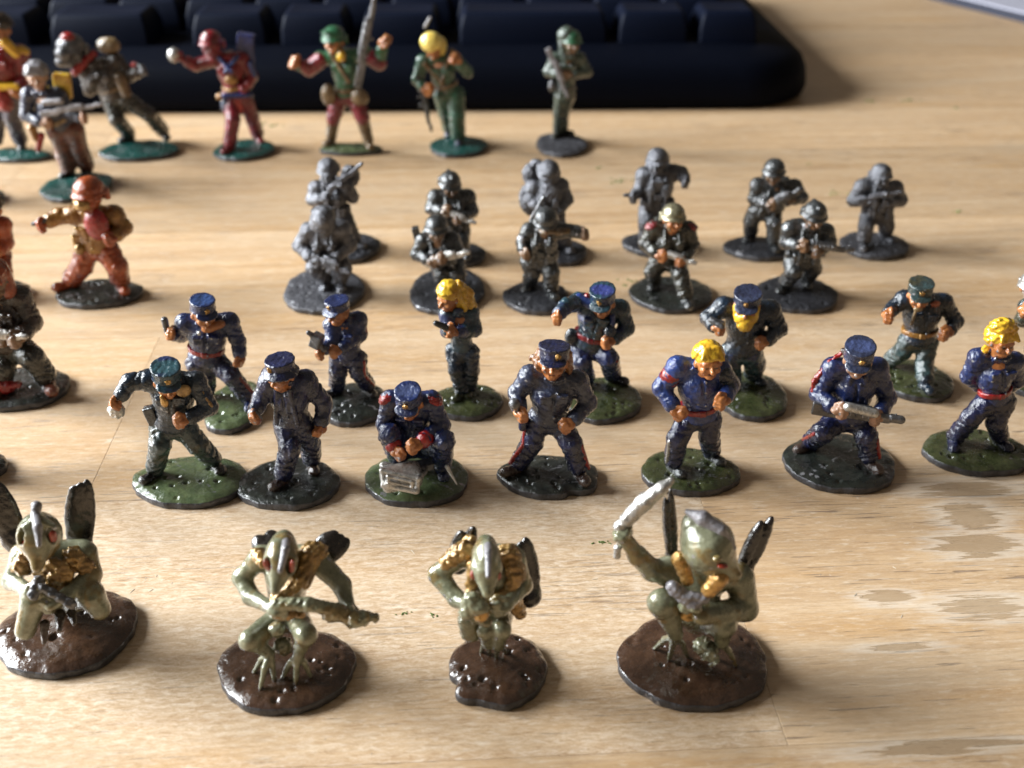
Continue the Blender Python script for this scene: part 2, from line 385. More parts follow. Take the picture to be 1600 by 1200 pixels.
edges = [yA+wid*i for i in range(-4, 20)]; edges[5] = yB
for i in range(len(edges)-1):
    y0, y1 = edges[i], edges[i+1]
    rs = random.Random(100+i)
    if i == 4: xs = [xA-640, xA-290, xA, xA+330, xA+700]
    elif i == 5: xs = [xB-600, xB-260, xB, xB+380, xB+760]
    else:
        x = -780+rs.uniform(-100, 0); xs = [x]
        while x < 650:
            x += rs.uniform(240, 420); xs.append(x)
        if i in (3, 6, 7): xs = [x-0 for x in xs if abs(x) > 90]
    for j in range(len(xs)-1):
        bv = .06; g = .010
        V, Q = beveled_box(xs[j]+g, xs[j+1]-g, y0+g, y1-g, -1.5, 0, bv)
        cx, cy = (xs[j]+xs[j+1])/2, (y0+y1)/2
        V = [(a-cx, b-cy, c) for a, b, c in V]
        o = link('board', make_mesh('board', V, Q, WOOD, smooth=False), table); o['worn'] = (.55 if cx < xA else .12) if i == 4 else (.22 if i == 5 and cx < xB+200 else (.2 if i == 3 else .04)); o.location = (cx/1000, cy/1000, 0)  # worn: pale wear plus painted-in window sheen, strongest on the near strip

# ------------------------------------------------------------ keyboard
kb_m = plain('keyboard_plastic', (.0015, .0024, .0062), .60, spec=.05, bump=.25, bs=6)
key_m = plain('keycap_plastic', (.0022, .0044, .0135), .55, spec=.09, bump=.2, bs=8)
rub = plain('rubber', (.01, .01, .01), .9)
kb = bpy.data.objects.new('keyboard', None); COL.objects.link(kb)
kb['label'] = 'black computer keyboard lying along the back of the table'; kb['category'] = 'keyboard'
p0 = ground(700, 176); kb.location = (p0[0]/1000, p0[1]/1000, 0); kb.rotation_euler = (0, 0, radians(1.4))
def kbl(u, v, z):
    p = ground(u, v, z)-p0; a = -radians(1.4); return (cos(a)*p[0]-sin(a)*p[1], sin(a)*p[0]+cos(a)*p[1])
xr = kbl(1258, 95, 8)[0]; xl = xr-430
def kb_outline(ins, n=10):
    """rounded plan, front corners swept back"""
    r = 14; o = []
    x0, x1, y0, y1 = xl+ins, xr-ins, ins*1.0, 150-ins
    rc = 20
    for cx, cy, a0, rr in ((x1-rc, y0+rc, -90, rc), (x1-r, y1-r, 0, r), (x0+r, y1-r, 90, r), (x0+rc, y0+rc, 180, rc)):
        for i in range(n+1):
            a = radians(a0+90*i/n); o.append((cx+rr*cos(a), cy+rr*sin(a)))
    return o
prof = [(2.2, 0.3), (.6, 1.2), (0, 3.5), (.4, 7.5), (1.6, 10.5), (3.8, 12.2), (8, 13.4), (15.5, 14.0)]
V = []; Q = []
for ins, z in prof:
    for x, y in kb_outline(ins): V.append((x, y, z*(1+.0006*max(y, 0))))
n = len(kb_outline(0))
for i in range(len(prof)-1):
    for j in range(n): Q.append((i*n+j, i*n+(j+1) % n, (i+1)*n+(j+1) % n, (i+1)*n+j))
# close the well floor with a centre fan of quads
V.append(((xl+xr)/2, 75, 13.0)); c0 = len(V)-1
for j in range(0, n, 2): Q.append(((len(prof)-1)*n+j, (len(prof)-1)*n+(j+1) % n, (len(prof)-1)*n+(j+2) % n, c0))
link('case', make_mesh('case', V, Q, kb_m), kb)
def keycap(w, d, hgt, tw=2.6, td0=1.6, td1=3.4, n=5):
    rows = [(0, 0, 0, 0), (.15, .1, .15, hgt*.5), (tw*.7/2, td0*.7, td1*.7, hgt*.86), (tw/2+.35, td0+.3, td1+.3, hgt)]
    V = []; Q = []
    def loop(ix, a, b_, z, r):
        o = []
        x0, x1, y0, y1 = -w/2+ix, w/2-ix, a, d-b_
        for cx, cy, a0 in ((x1-r, y0+r, -90), (x1-r, y1-r, 0), (x0+r, y1-r, 90), (x0+r, y0+r, 180)):
            for i in range(n):
                t = radians(a0+90*i/(n-1)); o.append((cx+r*cos(t), cy+r*sin(t), z))
        return o
    for ix, a, b_, z in rows: V += loop(ix, a, b_, z, 1.0)
    V += loop(tw/2+1.3, td0+1.3, td1+1.3, hgt-.15, .8)
    m = 4*n
    for i in range(len(rows)):
        for j in range(m): Q.append((i*m+j, i*m+(j+1) % m, (i+1)*m+(j+1) % m, (i+1)*m+j))
    V.append((0, d/2, hgt-.3)); c = len(V)-1; b0 = len(rows)*m
    for j in range(0, m, 2): Q.append((b0+j, b0+(j+1) % m, b0+(j+2) % m, c))
    return V, Q
keyrow = [(-85, 62), (88, 242), (304, 424), (440, 548), (566, 690), (716, 950), (962, 1078), (1088, 1186)]
cache = {}
ky = 16.6
for u0, u1 in keyrow:
    x0 = kbl(u0, 66, 14)[0]; x1 = kbl(u1, 66, 14)[0]; w = round(x1-x0-.8, 0)
    if w not in cache: cache[w] = make_mesh('key', *keycap(w, 18, 8.6), key_m)
    o = link('key', cache[w], kb); o.location = ((x0+x1)/2000, ky/1000, .0135)
mk = make_mesh('key', *keycap(18, 18, 8.6), key_m)
for r in range(1, 5):
    x = xr-17-9-(r % 2)*4
    while x > xl+14:
        o = link('key', mk, kb); o.location = (x/1000, (ky+19.05*r)/1000, .0138); x -= 19.05
# ------------------------------------------------------------ mouse mat in the far corner
p = [ground(1512, -6), ground(1560, 14), ground(1622, 38)]
mat_top = plain('mat_fabric', (.42, .42, .50), .85, bump=.3, bs=4); mat_edge = plain('mat_rubber', (.012, .016, .035), .6)
mm = bpy.data.objects.new('mouse_mat', None); COL.objects.link(mm); mm['label'] = 'pale lilac mouse mat with dark rubber edge in the far right corner'; mm['category'] = 'mouse mat'
def mat_part(name, ins, z0, z1, m):
    r = 26; cx, cy = 118, 118; pts = []
    for X, Y, a0 in ((cx-r, -cy+r, -90), (cx-r, cy-r, 0), (-cx+r, cy-r, 90), (-cx+r, -cy+r, 180)):
        for i in range(12):
            a = radians(a0+90*i/11); pts.append((X+(r-ins)*cos(a), Y+(r-ins)*sin(a)))
    n = len(pts); V = [(x, y, z0) for x, y in pts]+[(x, y, z1) for x, y in pts]+[(0, 0, z1)]
    Q = [(j, (j+1) % n, n+(j+1) % n, n+j) for j in range(n)]+[(n+j, n+(j+1) % n, n+(j+2) % n, 2*n) for j in range(0, n, 2)]
    return link(name, make_mesh(name, V, Q, m, smooth=False), mm)
mat_part('mat_base', 0, 0.05, 2.4, mat_edge); mat_part('mat_top', 2.2, 2.3, 3.0, mat_top)
q = ground(1556, 25)
# a point of the mat's near edge sits at q
ang = radians(-66); mm.rotation_euler = (0, 0, ang)
corner = np.array([-62.0, -118.0])
mm.location = ((q[0]-(cos(ang)*corner[0]-sin(ang)*corner[1]))/1000, (q[1]-(sin(ang)*corner[0]+cos(ang)*corner[1]))/1000, 0)
# ------------------------------------------------------------ crumbs of green flock and dust on the wood
fl = plain('flock_green', (.10, .16, .03), .9)
def scatter(name, spots, rr, n, m, kind='stuff', lf=1):
    V = []; Q = []
    rs = random.Random(5)
    for (u, v, spread) in spots:
        c = ground(u, v, .15)
        for i in range(n):
            x = c[0]+rs.gauss(0, spread); y = c[1]+rs.gauss(0, spread*.7); r = rr*rs.uniform(.5, 1.2)*(min(1, .25+spread*.75) if lf == 1 else 1); b = len(V)
            a = rs.uniform(0, 6.28); l = r*rs.uniform(1, 3)*lf
            for sx, sy, sz in ((-1, -1, 0), (1, -1, 0), (1, 1, 0), (-1, 1, 0), (-.6, -.6, 1), (.6, -.6, 1), (.6, .6, 1), (-.6, .6, 1)):
                V.append((x+cos(a)*sx*l-sin(a)*sy*r, y+sin(a)*sx*l+cos(a)*sy*r, .01+sz*r))
            Q += [(b+4, b+5, b+6, b+7), (b, b+1, b+5, b+4), (b+1, b+2, b+6, b+5), (b+2, b+3, b+7, b+6), (b+3, b, b+4, b+7)]
    return link(name, make_mesh(name, V, Q, m, smooth=False), None, kind=kind)
f_ = scatter('green_flock_crumbs', [(1420, 155, 1.6), (1360, 158, 1.0), (1490, 168, .6), (965, 280, 1.3), (935, 262, .6), (1310, 301, .8), (1380, 296, .5), (1265, 255, .4), (430, 196, 1.5), (405, 192, 1.0), (985, 440, 1.0), (633, 957, .35), (676, 960, .3), (943, 846, .5), (1500, 330, .7)], .16, 9, fl)
dust = plain('dust', (.75, .68, .55), .9)
scatter('sawdust_specks', [(rs_[0], rs_[1], 6) for rs_ in ((240, 900), (520, 1150), (700, 900), (1350, 900), (1000, 820), (250, 470), (1250, 520), (620, 520))], .028, 8, dust, lf=5)
# ------------------------------------------------------------ cast metal figurines
TH = 1.3
FAT = 1.12
class Fig:
    """one casting: an Empty at the base centre, parts below it; joints are given where they stand, dd = mm nearer than the base centre"""
    def __init__(s, name, label, cat, group, base, bmat, seed=0, h=.2, lobe=None, domed=.35, edge='metaledge', pits=16, boff=0):
        x0, x1, y0, y1 = base
        n = ground((x0+x1)/2, y1); f = ground((x0+x1)/2, y0, TH)
        s.o = np.array([0, (n[1]+f[1])/2+boff, 0]); yc = s.o[1]
        l = ground_x(x0, yc); r = ground_x(x1, yc); s.o[0] = (l+r)/2
        s.rx = (r-l)/2; s.ry = (f[1]-n[1])/2; s.h = h; s.seed = seed
        s.root = bpy.data.objects.new(name, None); COL.objects.link(s.root); s.root.location = s.o/1000
        s.root.empty_display_size = .005
        s.root['label'] = label; s.root['category'] = cat; s.root['group'] = group
        s.base(bmat, lobe, domed, edge, pits)
    def p(s, q):
        if len(q) == 2: q = (*q, 0)
        return onplane(q[0], q[1], s.o[1]-q[2])-s.o
    def g(s, q, z=1.6): return ground(q[0], q[1], z)-s.o
    def base(s, bmat, lobe, domed, edge, npits):
        rs = np.random.RandomState(s.seed+3); na = 220
        rr = np.concatenate([np.linspace(0, .86, 66)[1:], [.90, .935, .965, .985, .997]])
        th = np.linspace(0, 2*pi, na, endpoint=False)
        ph = rs.uniform(0, 6.3, 8)
        out = 1+.022*np.sin(2*th+ph[0])+.022*np.sin(3*th+ph[1])+.014*np.sin(5*th+ph[2])+.009*np.sin(9*th+ph[3])+.006*np.sin(17*th+ph[4])
        if lobe:
            for a, w, am in lobe: out = out+am*np.exp(-((np.angle(np.exp(1j*(th-radians(a)))))/radians(w))**2)
        def z_at(x, y, r):
            z = TH-.32*np.clip((r-.80)/.2, 0, 1)**2+domed*(1-r**2)
            z = z+.08*np.sin(x*.9+.6*np.sin(y*1.1)+ph[5])*np.sin(y*1.1+.7*np.sin(x*.8)+ph[6])+.03*np.sin(x*2.3+1.3*np.sin(y*1.7)+ph[0])*np.sin(y*2.6+1.5*np.sin(x*1.9)+ph[7])
            for px, py, pr, pd in pits: z = z-pd*np.exp(-((x-px)**2+(y-py)**2)/pr**2)
            return z
        pits = []
        for i in range(npits):
            a = rs.uniform(0, 6.28); q = .88*math.sqrt(rs.uniform(.05, 1)); pits.append((s.rx*q*cos(a), s.ry*q*sin(a), rs.uniform(.20, .36), rs.uniform(.20, .45)))
        V = [(0, 0, float(z_at(0, 0, 0)))]
        V = [np.array([[0, 0, float(z_at(np.array(0.), np.array(0.), 0))]])]
        for r in rr:
            x = s.rx*out*r*np.cos(th); y = s.ry*out*r*np.sin(th); V.append(np.stack([x, y, z_at(x, y, r)+0*x], 1))
        nt_ = len(rr)
        for r, z in ((1.006, TH-.46), (1.008, TH-.62), (1.006, .25), (.985, .03)):
            jj = 1+.004*np.sin(23*th+ph[3]); V.append(np.stack([s.rx*out*r*np.cos(th)*jj, s.ry*out*r*np.sin(th)*jj, np.full(na, z)], 1))
        V = np.concatenate(V); Q = []
        j = np.arange(na); k = (j+1) % na
        tri = [(0, 1+a, 1+(a+1) % na, 1+(a+2) % na) for a in range(0, na, 2)]
        def ringq(i): a = 1+i*na; b = 1+(i+1)*na; return np.stack([a+j, b+j, b+k, a+k], 1)
        top = np.concatenate([np.array(tri)]+[ringq(i) for i in range(nt_-1)])
        side = np.concatenate([ringq(i) for i in range(nt_-1, nt_+3)])
        me = make_mesh('base', V, np.concatenate([top, side]), M(bmat)); me.materials.append(M(edge))
        mi = np.zeros(len(top)+len(side), np.int32); mi[len(top):] = 1; me.polygons.foreach_set('material_index', mi)
        s.bo = link('base', me, s.root)
    def field(s, noise=.035, wl=1.6):
        f = Field(s.h)
        if noise: f.noise(noise, wl, s.seed+hash_s(str(noise)))
        return f
    def extra(s, name, mat, prims, parent=None, noise=0.0, marks=None, k=.2):
        """prims: ('s',a,b,ra[,rb]) tapered rods, ('e',c,(rx,ry,rz)[,yaw,tilt,roll]) ellipsoids, ('b',c,(hx,hy,hz)[,yaw,tilt,roll]) boxes; points as pixels + depth"""
        f = Field(s.h*.8)
        if noise: f.noise(noise, 1.1, s.seed)
        for q in prims:
            if q[0] == 's': f.seg(s.p(q[1]), s.p(q[2]), q[3], q[4] if len(q) > 4 else None, k)
            elif q[0] == 'r': f.seg(s.p(q[1]), s.p(q[2]), q[3], q[4], k, rip=q[5], rw=q[6])
            elif q[0] == 'e': f.ell(s.p(q[1]), q[2], frame(*(list(q[3:])+[0, 0, 0])[:3]), k)
            elif q[0] == 'b': f.box(s.p(q[1]), q[2], frame(*(list(q[3:])+[0, 0, 0])[:3]), .12, k)
            elif q[0] == 'B': f.box(s.p(q[1]), q[2], frame(*(list(q[3:])+[0, 0, 0])[:3]), .75, k)
            elif q[0] == '-e': f.ell(s.p(q[1]), q[2], frame(*(list(q[3:])+[0, 0, 0])[:3]), .1, True)
            elif q[0] == '-s': f.seg(s.p(q[1]), s.p(q[2]), q[3], q[4] if len(q) > 4 else None, .08, sub=True)
        return part(name, f, mat, parent or s.root, marks)
def hash_s(t): return sum((i+1)*ord(c) for i, c in enumerate(t)) % 997
def ground_x(u, Y):
    # x of the ground point in column u at distance Y
    a = Y/HC; v_tan = None
    # solve row: Y = HC*(cosP - dy sinP)/(sinP + dy cosP)
    dy = (HC*cos(PITCH)-Y*sin(PITCH))/(Y*cos(PITCH)+HC*sin(PITCH))
    return ground(u, IH/2+dy*FPX)[0]
def frame(yaw=0, tilt=0, roll=0):
    """rows: side (picture right), forward (towards the camera at yaw 0), up.  tilt = looking down"""
    y, t, r = radians(yaw), radians(tilt), radians(roll)
    f = np.array([sin(y)*cos(t), -cos(y)*cos(t), -sin(t)]); u = np.array([sin(y)*sin(t), -cos(y)*sin(t), cos(t)])
    s = np.cross(u, f)*-1 if np.cross(u, f)[0]*cos(y) < 0 else np.cross(u, f)
    s2 = s*cos(r)+u*sin(r); u2 = u*cos(r)-s*sin(r)
    return np.array([s2, f, u2])
def hand(f, w, d, R=None, k=1.0, side=1, up=np.array([0, 0, 1.0])):
    """fist-like hand at w pointing along d: palm, four curled fingers, thumb"""
    d = d/np.linalg.norm(d); a = np.cross(d, up); a = a/(np.linalg.norm(a)+1e-6); b = np.cross(a, d)
    f.ell(w+d*.35*k, (.62*k, .42*k, .62*k), np.array([a, -b, d]) if False else np.array([a, b, d]), .25)
    for i, (o, l) in enumerate(((-.48, .75), (-.16, .9), (.16, .85), (.48, .68))):
        p0 = w+d*.7*k+b*o*k*1.05; p1 = p0+d*.42*l*k+a*side*-.15*k; p2 = p1+a*side*-.55*l*k-d*.05*k; p3 = p2-d*.42*l*k
        f.seg(p0, p1, .25*k, .24*k, .06); f.seg(p1, p2, .24*k, .22*k, .05); f.seg(p2, p3, .22*k, .19*k, .05)
    f.seg(w+b*.45*k+d*.1*k, w+b*.85*k+d*.55*k-a*side*.35*k, .25*k, .21*k, .12)
    f.seg(w+b*.85*k+d*.55*k-a*side*.35*k, w+b*.6*k+d*1.0*k-a*side*.6*k, .21*k, .18*k, .06)
def head_prims(f, H, R, k, nose=1.0):
    s, fw, u = R; at = lambda x, y, z: H+(s*x+fw*y+u*z)*k
    f.ell(at(0, -.15, .25), (1.42*k, 1.62*k, 1.55*k), R, .3)
    f.ell(at(0, .35, -.7), (1.02*k, 1.05*k, 1.0*k), R, .5)          # jaw
    f.ell(at(0, .95, -1.25), (.50*k, .45*k, .38*k), R, .35)         # chin
    f.seg(at(-.85, 1.12, .38), at(.85, 1.12, .38), .22*k, None, .25) # brow
    f.seg(at(0, 1.35, .25), at(0, 1.80*nose, -.32), .17*k, .32*k, .15)  # nose
    for e in (-1, 1):
        f.ell(at(e*.52, 1.52, .02), (.33*k, .3*k, .2*k), R, .12, True)   # sockets
        f.ell(at(e*.52, 1.24, 0), (.2*k, .2*k, .14*k), R, .05)
        f.ell(at(e*.8, 1.0, -.42), (.4*k, .4*k, .34*k), R, .3)      # cheeks
        f.ell(at(e*1.45, -.1, -.05), (.22*k, .38*k, .5*k), R, .1)   # ears
    f.seg(at(-.42, 1.42, -.80), at(.42, 1.42, -.80), .13*k, None, .08, sub=True)  # mouth
    f.ell(at(0, 1.28, -.98), (.42*k, .2*k, .13*k), R, .1)
def human(fig, d):
    k0 = d.get('k', 1.0); fat = d.get('fat', FAT); k = k0*fat; p = fig.p
    H = p(d['H']); S0, S1 = p(d['S'][0]), p(d['S'][1]); E = [p(q) for q in d['E']]; Wr = [p(q) for q in d['W']]
    Pv = p(d['P']); K = []; A = []
    for i, q in enumerate(d['A']):
        a = fig.g(q) if len(q) == 2 else p(q); a = a.copy(); a[2] = max(a[2], 1.5)+.7*k if len(q) == 2 else a[2]; A.append(a)
    for i, q in enumerate(d['K']):
        if len(q) == 2:
            dd = -(A[i][1]+Pv[1])/2+.9*k; q = (*q, dd)
        K.append(p(q))
    R = frame(d.get('yaw', 0), d.get('tilt', 10)-(7 if d.get('hg') in ('kepi', 'helmet') else 0), d.get('roll', 0))
    ty = d.get('ty', d.get('yaw', 0)*.3); T = frame(ty, 0, 0)
    mS = (S0+S1)/2; hk = k0*d.get('hk', 1.0)*fat**.35
    up = mS-Pv; up = up/np.linalg.norm(up)
    T = np.array([T[0], T[1]-up*(T[1]@up), up]); T[1] /= np.linalg.norm(T[1])
    hipw = d.get('hipw', 1.25)*k
    Hp = [Pv-T[0]*hipw-up*.4*k, Pv+T[0]*hipw-up*.4*k]
    if d.get('cross'): Hp = Hp[::-1]
    mar = []
    # --- skin: one continuous body
    f = fig.field(.02, 1.0)
    head_prims(f, H, R, hk)
    f.seg(mS+up*.2*k, H-R[2]*.9*hk, .85*k, .8*k, .4)
    f.seg(Pv, mS-up*.8*k, 1.35*k, 1.6*k, .6); f.seg(S0, S1, .75*k, None, .5)
    hs = d.get('hs', (1, -1))
    for i in (0, 1):
        sh = (S0, S1)[i]
        f.seg(sh, E[i], .72*k, .62*k, .3); f.seg(E[i], Wr[i], .62*k, .5*k, .3)
        hand(f, Wr[i], Wr[i]-E[i] if 'hd' not in d else np.array(d['hd'][i], float), None, k*d.get('handk', 1.12), hs[i], up=np.array([0, 0, 1.]) if abs((Wr[i]-E[i])[2]) < .85*np.linalg.norm(Wr[i]-E[i]) else np.array([0, -1., 0]))
        f.seg(Hp[i], K[i], .95*k, .85*k, .4); f.seg(K[i], A[i], .8*k, .6*k, .3)
    at = lambda x, y, z: H+(R[0]*x+R[1]*y+R[2]*z)*hk
    sk = d.get('skin', 'skin'); mk = []
    dark = (.03, .015, .01) if sk.startswith('skin') else (.02, .02, .022)
    for e in (-1, 1): mk.append((at(e*.52, 1.38, .02), (.30*hk, .30*hk, .13*hk), dark))
    mk.append((at(0, 1.3, -.80), (.42*hk, .35*hk, .09*hk), (.12, .03, .02) if sk.startswith('skin') else dark))
    part('body', f, sk, fig.root, mk)
    # --- jacket
    bulk = d.get('bulk', 1.0)
    f = fig.field(.03, 1.2)
    ch = mS-up*1.9*k
    f.ell(ch+T[1]*.1*k, (2.15*k*bulk, 1.75*k*bulk, 2.5*k), T, .5)
    f.seg(Pv+up*1.6*k, ch, 1.65*k*bulk, 1.9*k*bulk, .5, rip=.10*k, rw=1.7)
    f.ell(Pv+up*.35*k, (2.0*k*bulk, 1.6*k*bulk, 1.35*k), T, .45)
    f.seg(S0, S1, 1.08*k*bulk, None, .7)
    slv = d.get('slv', (1, 1)); ar = d.get('ar', 1.0)
    for i in (0, 1):
        sh = (S0, S1)[i]; w = E[i]+(Wr[i]-E[i])*(.82*slv[i]-.02)
        f.ell(sh, 1.2*k*ar, None, .5)
        f.seg(sh, E[i], 1.14*k*ar, .98*k*ar, .3, rip=.11*k, rw=1.25)
        if slv[i] > .3:
            f.seg(E[i], w, 1.0*k*ar, .82*k*ar, .3, rip=.09*k, rw=1.1)
            dv = (Wr[i]-E[i])/(np.linalg.norm(Wr[i]-E[i])+1e-6); f.seg(w-dv*.25*k, w, .92*k*ar, None, .1)
    # collar, placket, pockets
    nk = mS+up*.75*k
    f.cyl(nk+T[1]*.15*k, T[[0, 1, 2]], 1.3*k, 1.1*k, .5*k, .1, .08)
    for e in (-1, 1): f.box(mS+up*.55*k+T[1]*1.25*k+T[0]*e*.62*k, (.55*k, .22*k, .38*k), frame(e*22+ty, 35, e*25), .08, .06)
    fr = lambda x, z, y=0: ch+T[0]*x*k+up*z*k+T[1]*y*k
    if d.get('placket', 1): (f.seg(fr(0, 1.9, 1.80*bulk), fr(0, -2.4, 1.95*bulk), .17*k, None, .06, sub=True), [f.ell(fr(.32, z, 1.84*bulk), .17*k, None, .04) for z in (1.2, .2, -.8, -1.8)])
    if d.get('pockets', 1):
        for e in (-1, 1): f.box(fr(e*.98, .45, 1.66*bulk), (.55*k, .30*k, .55*k), T, .12, .08); f.box(fr(e*.98, .85, 1.80*bulk), (.60*k, .30*k, .2*k), T, .08, .04)
    if d.get('open'):
        for e in (-1, 1): f.seg(fr(e*.75, 1.7, 1.7), fr(e*1.25, -2.6, 1.85), .26*k, .3*k, .15)
    part('jacket', f, d['jacket'], fig.root, [(p(q[0]), q[1], q[2]) for q in d.get('jmarks', [])])
    # --- trousers
    if not d.get('noleg'):
        f = fig.field(.045, 1.5); tr = d.get('tr', 1.0)
        f.ell(Pv-up*.35*k, (1.95*k, 1.5*k, 1.35*k), T, .5)
        for i in (0, 1):
            dv = A[i]-K[i]; ln = np.linalg.norm(dv); dv = dv/ln; en = K[i]+dv*(ln-(.55 if not d.get('shorts') else ln*.98)*(k if not d.get('shorts') else 1))
            f.seg(Hp[i], K[i], 1.42*k*tr, 1.20*k*tr, .45, rip=.09*k, rw=1.6)
            if not d.get('shorts'): f.seg(K[i], en, 1.20*k*tr, 1.12*k*tr, .35, rip=.13*k, rw=1.15)
        part('trousers', f, d['trousers'], fig.root)
    if d.get('shorts'):
        for i in (0, 1):
            f = fig.field(.05, .9); f.seg(K[i]+(Hp[i]-K[i])*.1, A[i], 1.05*k, .85*k, .3, rip=.16*k, rw=.8); part('legging', f, d['shorts'], fig.root)
    # --- boots
    toes = d.get('toes', (-20, 20))
    for i in (0, 1):
        f = fig.field(.03, .8); tv = np.array([sin(radians(toes[i])), -cos(radians(toes[i])), 0]); a = A[i].copy()
        if len(d['A'][i]) == 2: fl = 1.75
        else: fl = a[2]-.6
        gz = np.array([a[0], a[1], fl])
        f.seg(a+np.array([0, 0, .35*k]), gz+np.array([0, 0, .1]), .82*k, .72*k, .2)
        f.seg(gz-tv*.35*k, gz+tv*1.7*k, .66*k, .60*k, .25); f.ell(gz+tv*1.65*k+np.array([0, 0, .1*k]), (.68*k, .8*k, .55*k), frame(toes[i], 0, 0), .3)
        part('boot', f, d.get('boots', 'bootdark'), fig.root)
    # --- belt
    if d.get('belt'):
        c = Pv+up*d.get('beltz', 1.3)*k
        f = Field(fig.h*.8); f.cyl(c, T, 2.06*k*bulk, 2.06*k*bulk, .34*k, .12, .1, sq=.84)
        f.box(c+T[1]*1.75*k*bulk, (.4*k, .15*k, .36*k), T, .08, .1)
        part('belt', f, d['belt'], fig.root)
    # --- headgear
    hg = d.get('hg')
    if hg == 'kepi':
        m1 = d['cap']; f = Field(fig.h*.8); f.noise(.02, 1.2, fig.seed)
        tl = d.get('captall', 1.0); flare = d.get('flare', 1.06)
        f.cyl(at(0, -.1, 1.22+.28*tl), R, 1.62*hk, 1.62*hk*flare, .62*hk*tl, .14, .1, sq=1.06)
        f.cyl(at(0, -.1, 1.30+.86*tl), R, 1.66*hk*flare, 1.66*hk*flare, .13*hk, .09, .08, sq=1.06)
        f.ell(at(0, -.1, 1.66+.92*tl), (1.35*hk, 1.45*hk, .38*hk), R, .1, True)
        f.cyl(at(0, -.1, .92), R, 1.70*hk, 1.68*hk, .17*hk, .1, .1, sq=1.05)
        if d.get('bucket'): f.cyl(at(0, .15, .82), R, 2.35*hk, 1.7*hk, .36*hk, .12, .25, sq=1.0)
        c = part('cap', f, m1, fig.root, [(at(0, -.1, 1.35+.9*tl), (1.5*hk, 1.6*hk, .4), d['captop'])] if 'captop' in d else None)
        f = Field(fig.h*.8); Rb = np.array([R[0], R[1]*cos(radians(24))-R[2]*sin(radians(24)), R[2]*cos(radians(24))+R[1]*sin(radians(24))])
        f.ell(at(0, 1.5, .82), (1.5*hk, 1.0*hk, .18*hk), Rb, .1)
        part('brim', f, d.get('brimm', m1), c)
        if d.get('badge', 1):
            f = Field(fig.h*.6); f.ell(at(.0+d.get('bx', 0), 1.66, 1.5), (.34*hk, .14*hk, .40*hk), R, .1); f.ell(at(d.get('bx', 0), 1.76, 1.5), (.14*hk, .1*hk, .2*hk), R, .1); f.noise(.05, .6, 3); part('badge', f, 'gold', c)
    elif hg == 'helmet':
        f = Field(fig.h*.85); f.noise(.02, 1.4, fig.seed)
        f.ell(at(0, -.15, 1.05), (1.80*hk, 1.95*hk, 1.62*hk), R, .1)
        f.cyl(at(0, 0, .66), R, 2.12*hk, 1.86*hk, .24*hk, .1, .15, sq=1.08)
        f.cyl(at(0, -1.6, .15), R, 1.75*hk, 1.75*hk, .7*hk, .1, .15, sq=.45)
        f.cyl(at(0, .35, -.85), R, 2.9*hk, 2.9*hk, 1.3*hk, .05, .06, sub=True, sq=.62)
        f.seg(at(-1.55, .95, 1.05), at(1.55, .95, 1.05), .10*hk, None, .1); f.seg(at(0, 1.5, 1.2), at(0, -1.6, 2.0), .10*hk, .10*hk, .15)
        if d.get('comb'): f.seg(at(0, .9, 2.35), at(0, -1.4, 2.2), .35*hk, None, .2)
        part('helmet', f, d['cap'], fig.root)
        f = Field(fig.h*.8)
        for e in (-1, 1): f.seg(at(e*1.45, .3, .3), at(e*.8, 1.0, -1.35), .16*hk, None, .1)
        part('chin_strap', f, d.get('strap', d['cap']), fig.root)
    elif hg in ('hair', 'longhair', 'curly'):
        f = fig.field(.03, .9)
        f.ell(at(0, -.35, .8), (1.62*hk, 1.68*hk, 1.45*hk), R, .3)
        rs = random.Random(fig.seed+5)
        for i in range(26):                       # swept locks from the crown outwards
            a = 2*pi*i/26+rs.uniform(-.08, .08); pr = None
            for q, (rr_, zz) in enumerate(((.25, 2.35), (.95, 2.1), (1.5, 1.45), (1.72, .7))):
                aa = a+.28*q; yy = -.35+rr_*sin(aa)*1.06
                if q == 3 and sin(aa) > .35: break
                pt = at(rr_*cos(aa), yy, zz+rs.uniform(-.08, .08))
                if pr is not None: f.seg(pr, pt, .27*hk, .24*hk, .07)
                pr = pt
        if d.get('fringe', 1):
            for x in np.linspace(-1.2, 1.2, 8): f.seg(at(x*.6, .7, 2.1), at(x*1.05, 1.42, 1.15+.15*rs.uniform(-1, 1)), .36*hk, .22*hk, .07)
        if hg == 'longhair':
            for i in range(9):
                x = -1.6+3.2*i/8; b = -.9 if abs(x) > .9 else -1.3
                f.seg(at(x*.9, b*.6, .6), at(x*1.12, b*1.1-.1, -1.5-rs.uniform(0, .7)), .52*hk, .38*hk, .1, rip=.06, rw=.8)
        f.ell(at(0, 1.75, -.1), (.98*hk, 1.0*hk, .95*hk), R, .15, True)
        part('hair', f, d.get('hair', 'yellow'), fig.root)
    if d.get('beard'):
        f = fig.field(.05, .6)
        f.ell(at(0, .85, -1.2), (1.45*hk, 1.1*hk, 1.1*hk), R, .2); f.ell(at(0, 1.35, -1.95), (1.0*hk, .85*hk, .95*hk), R, .25)
        for e in (-1, 1): f.seg(at(e*1.3, .4, .1), at(e*1.05, .7, -1.1), .38*hk, .5*hk, .2); f.seg(at(e*.1, 1.62, -.5), at(e*.8, 1.35, -.8), .2*hk, .15*hk, .1)
        for x in np.linspace(-.9, .9, 7): f.seg(at(x, 1.5, -.9), at(x*.7, 1.6, -2.3), .09, None, .08, sub=True)
        part('beard', f, d['beard'], fig.root)
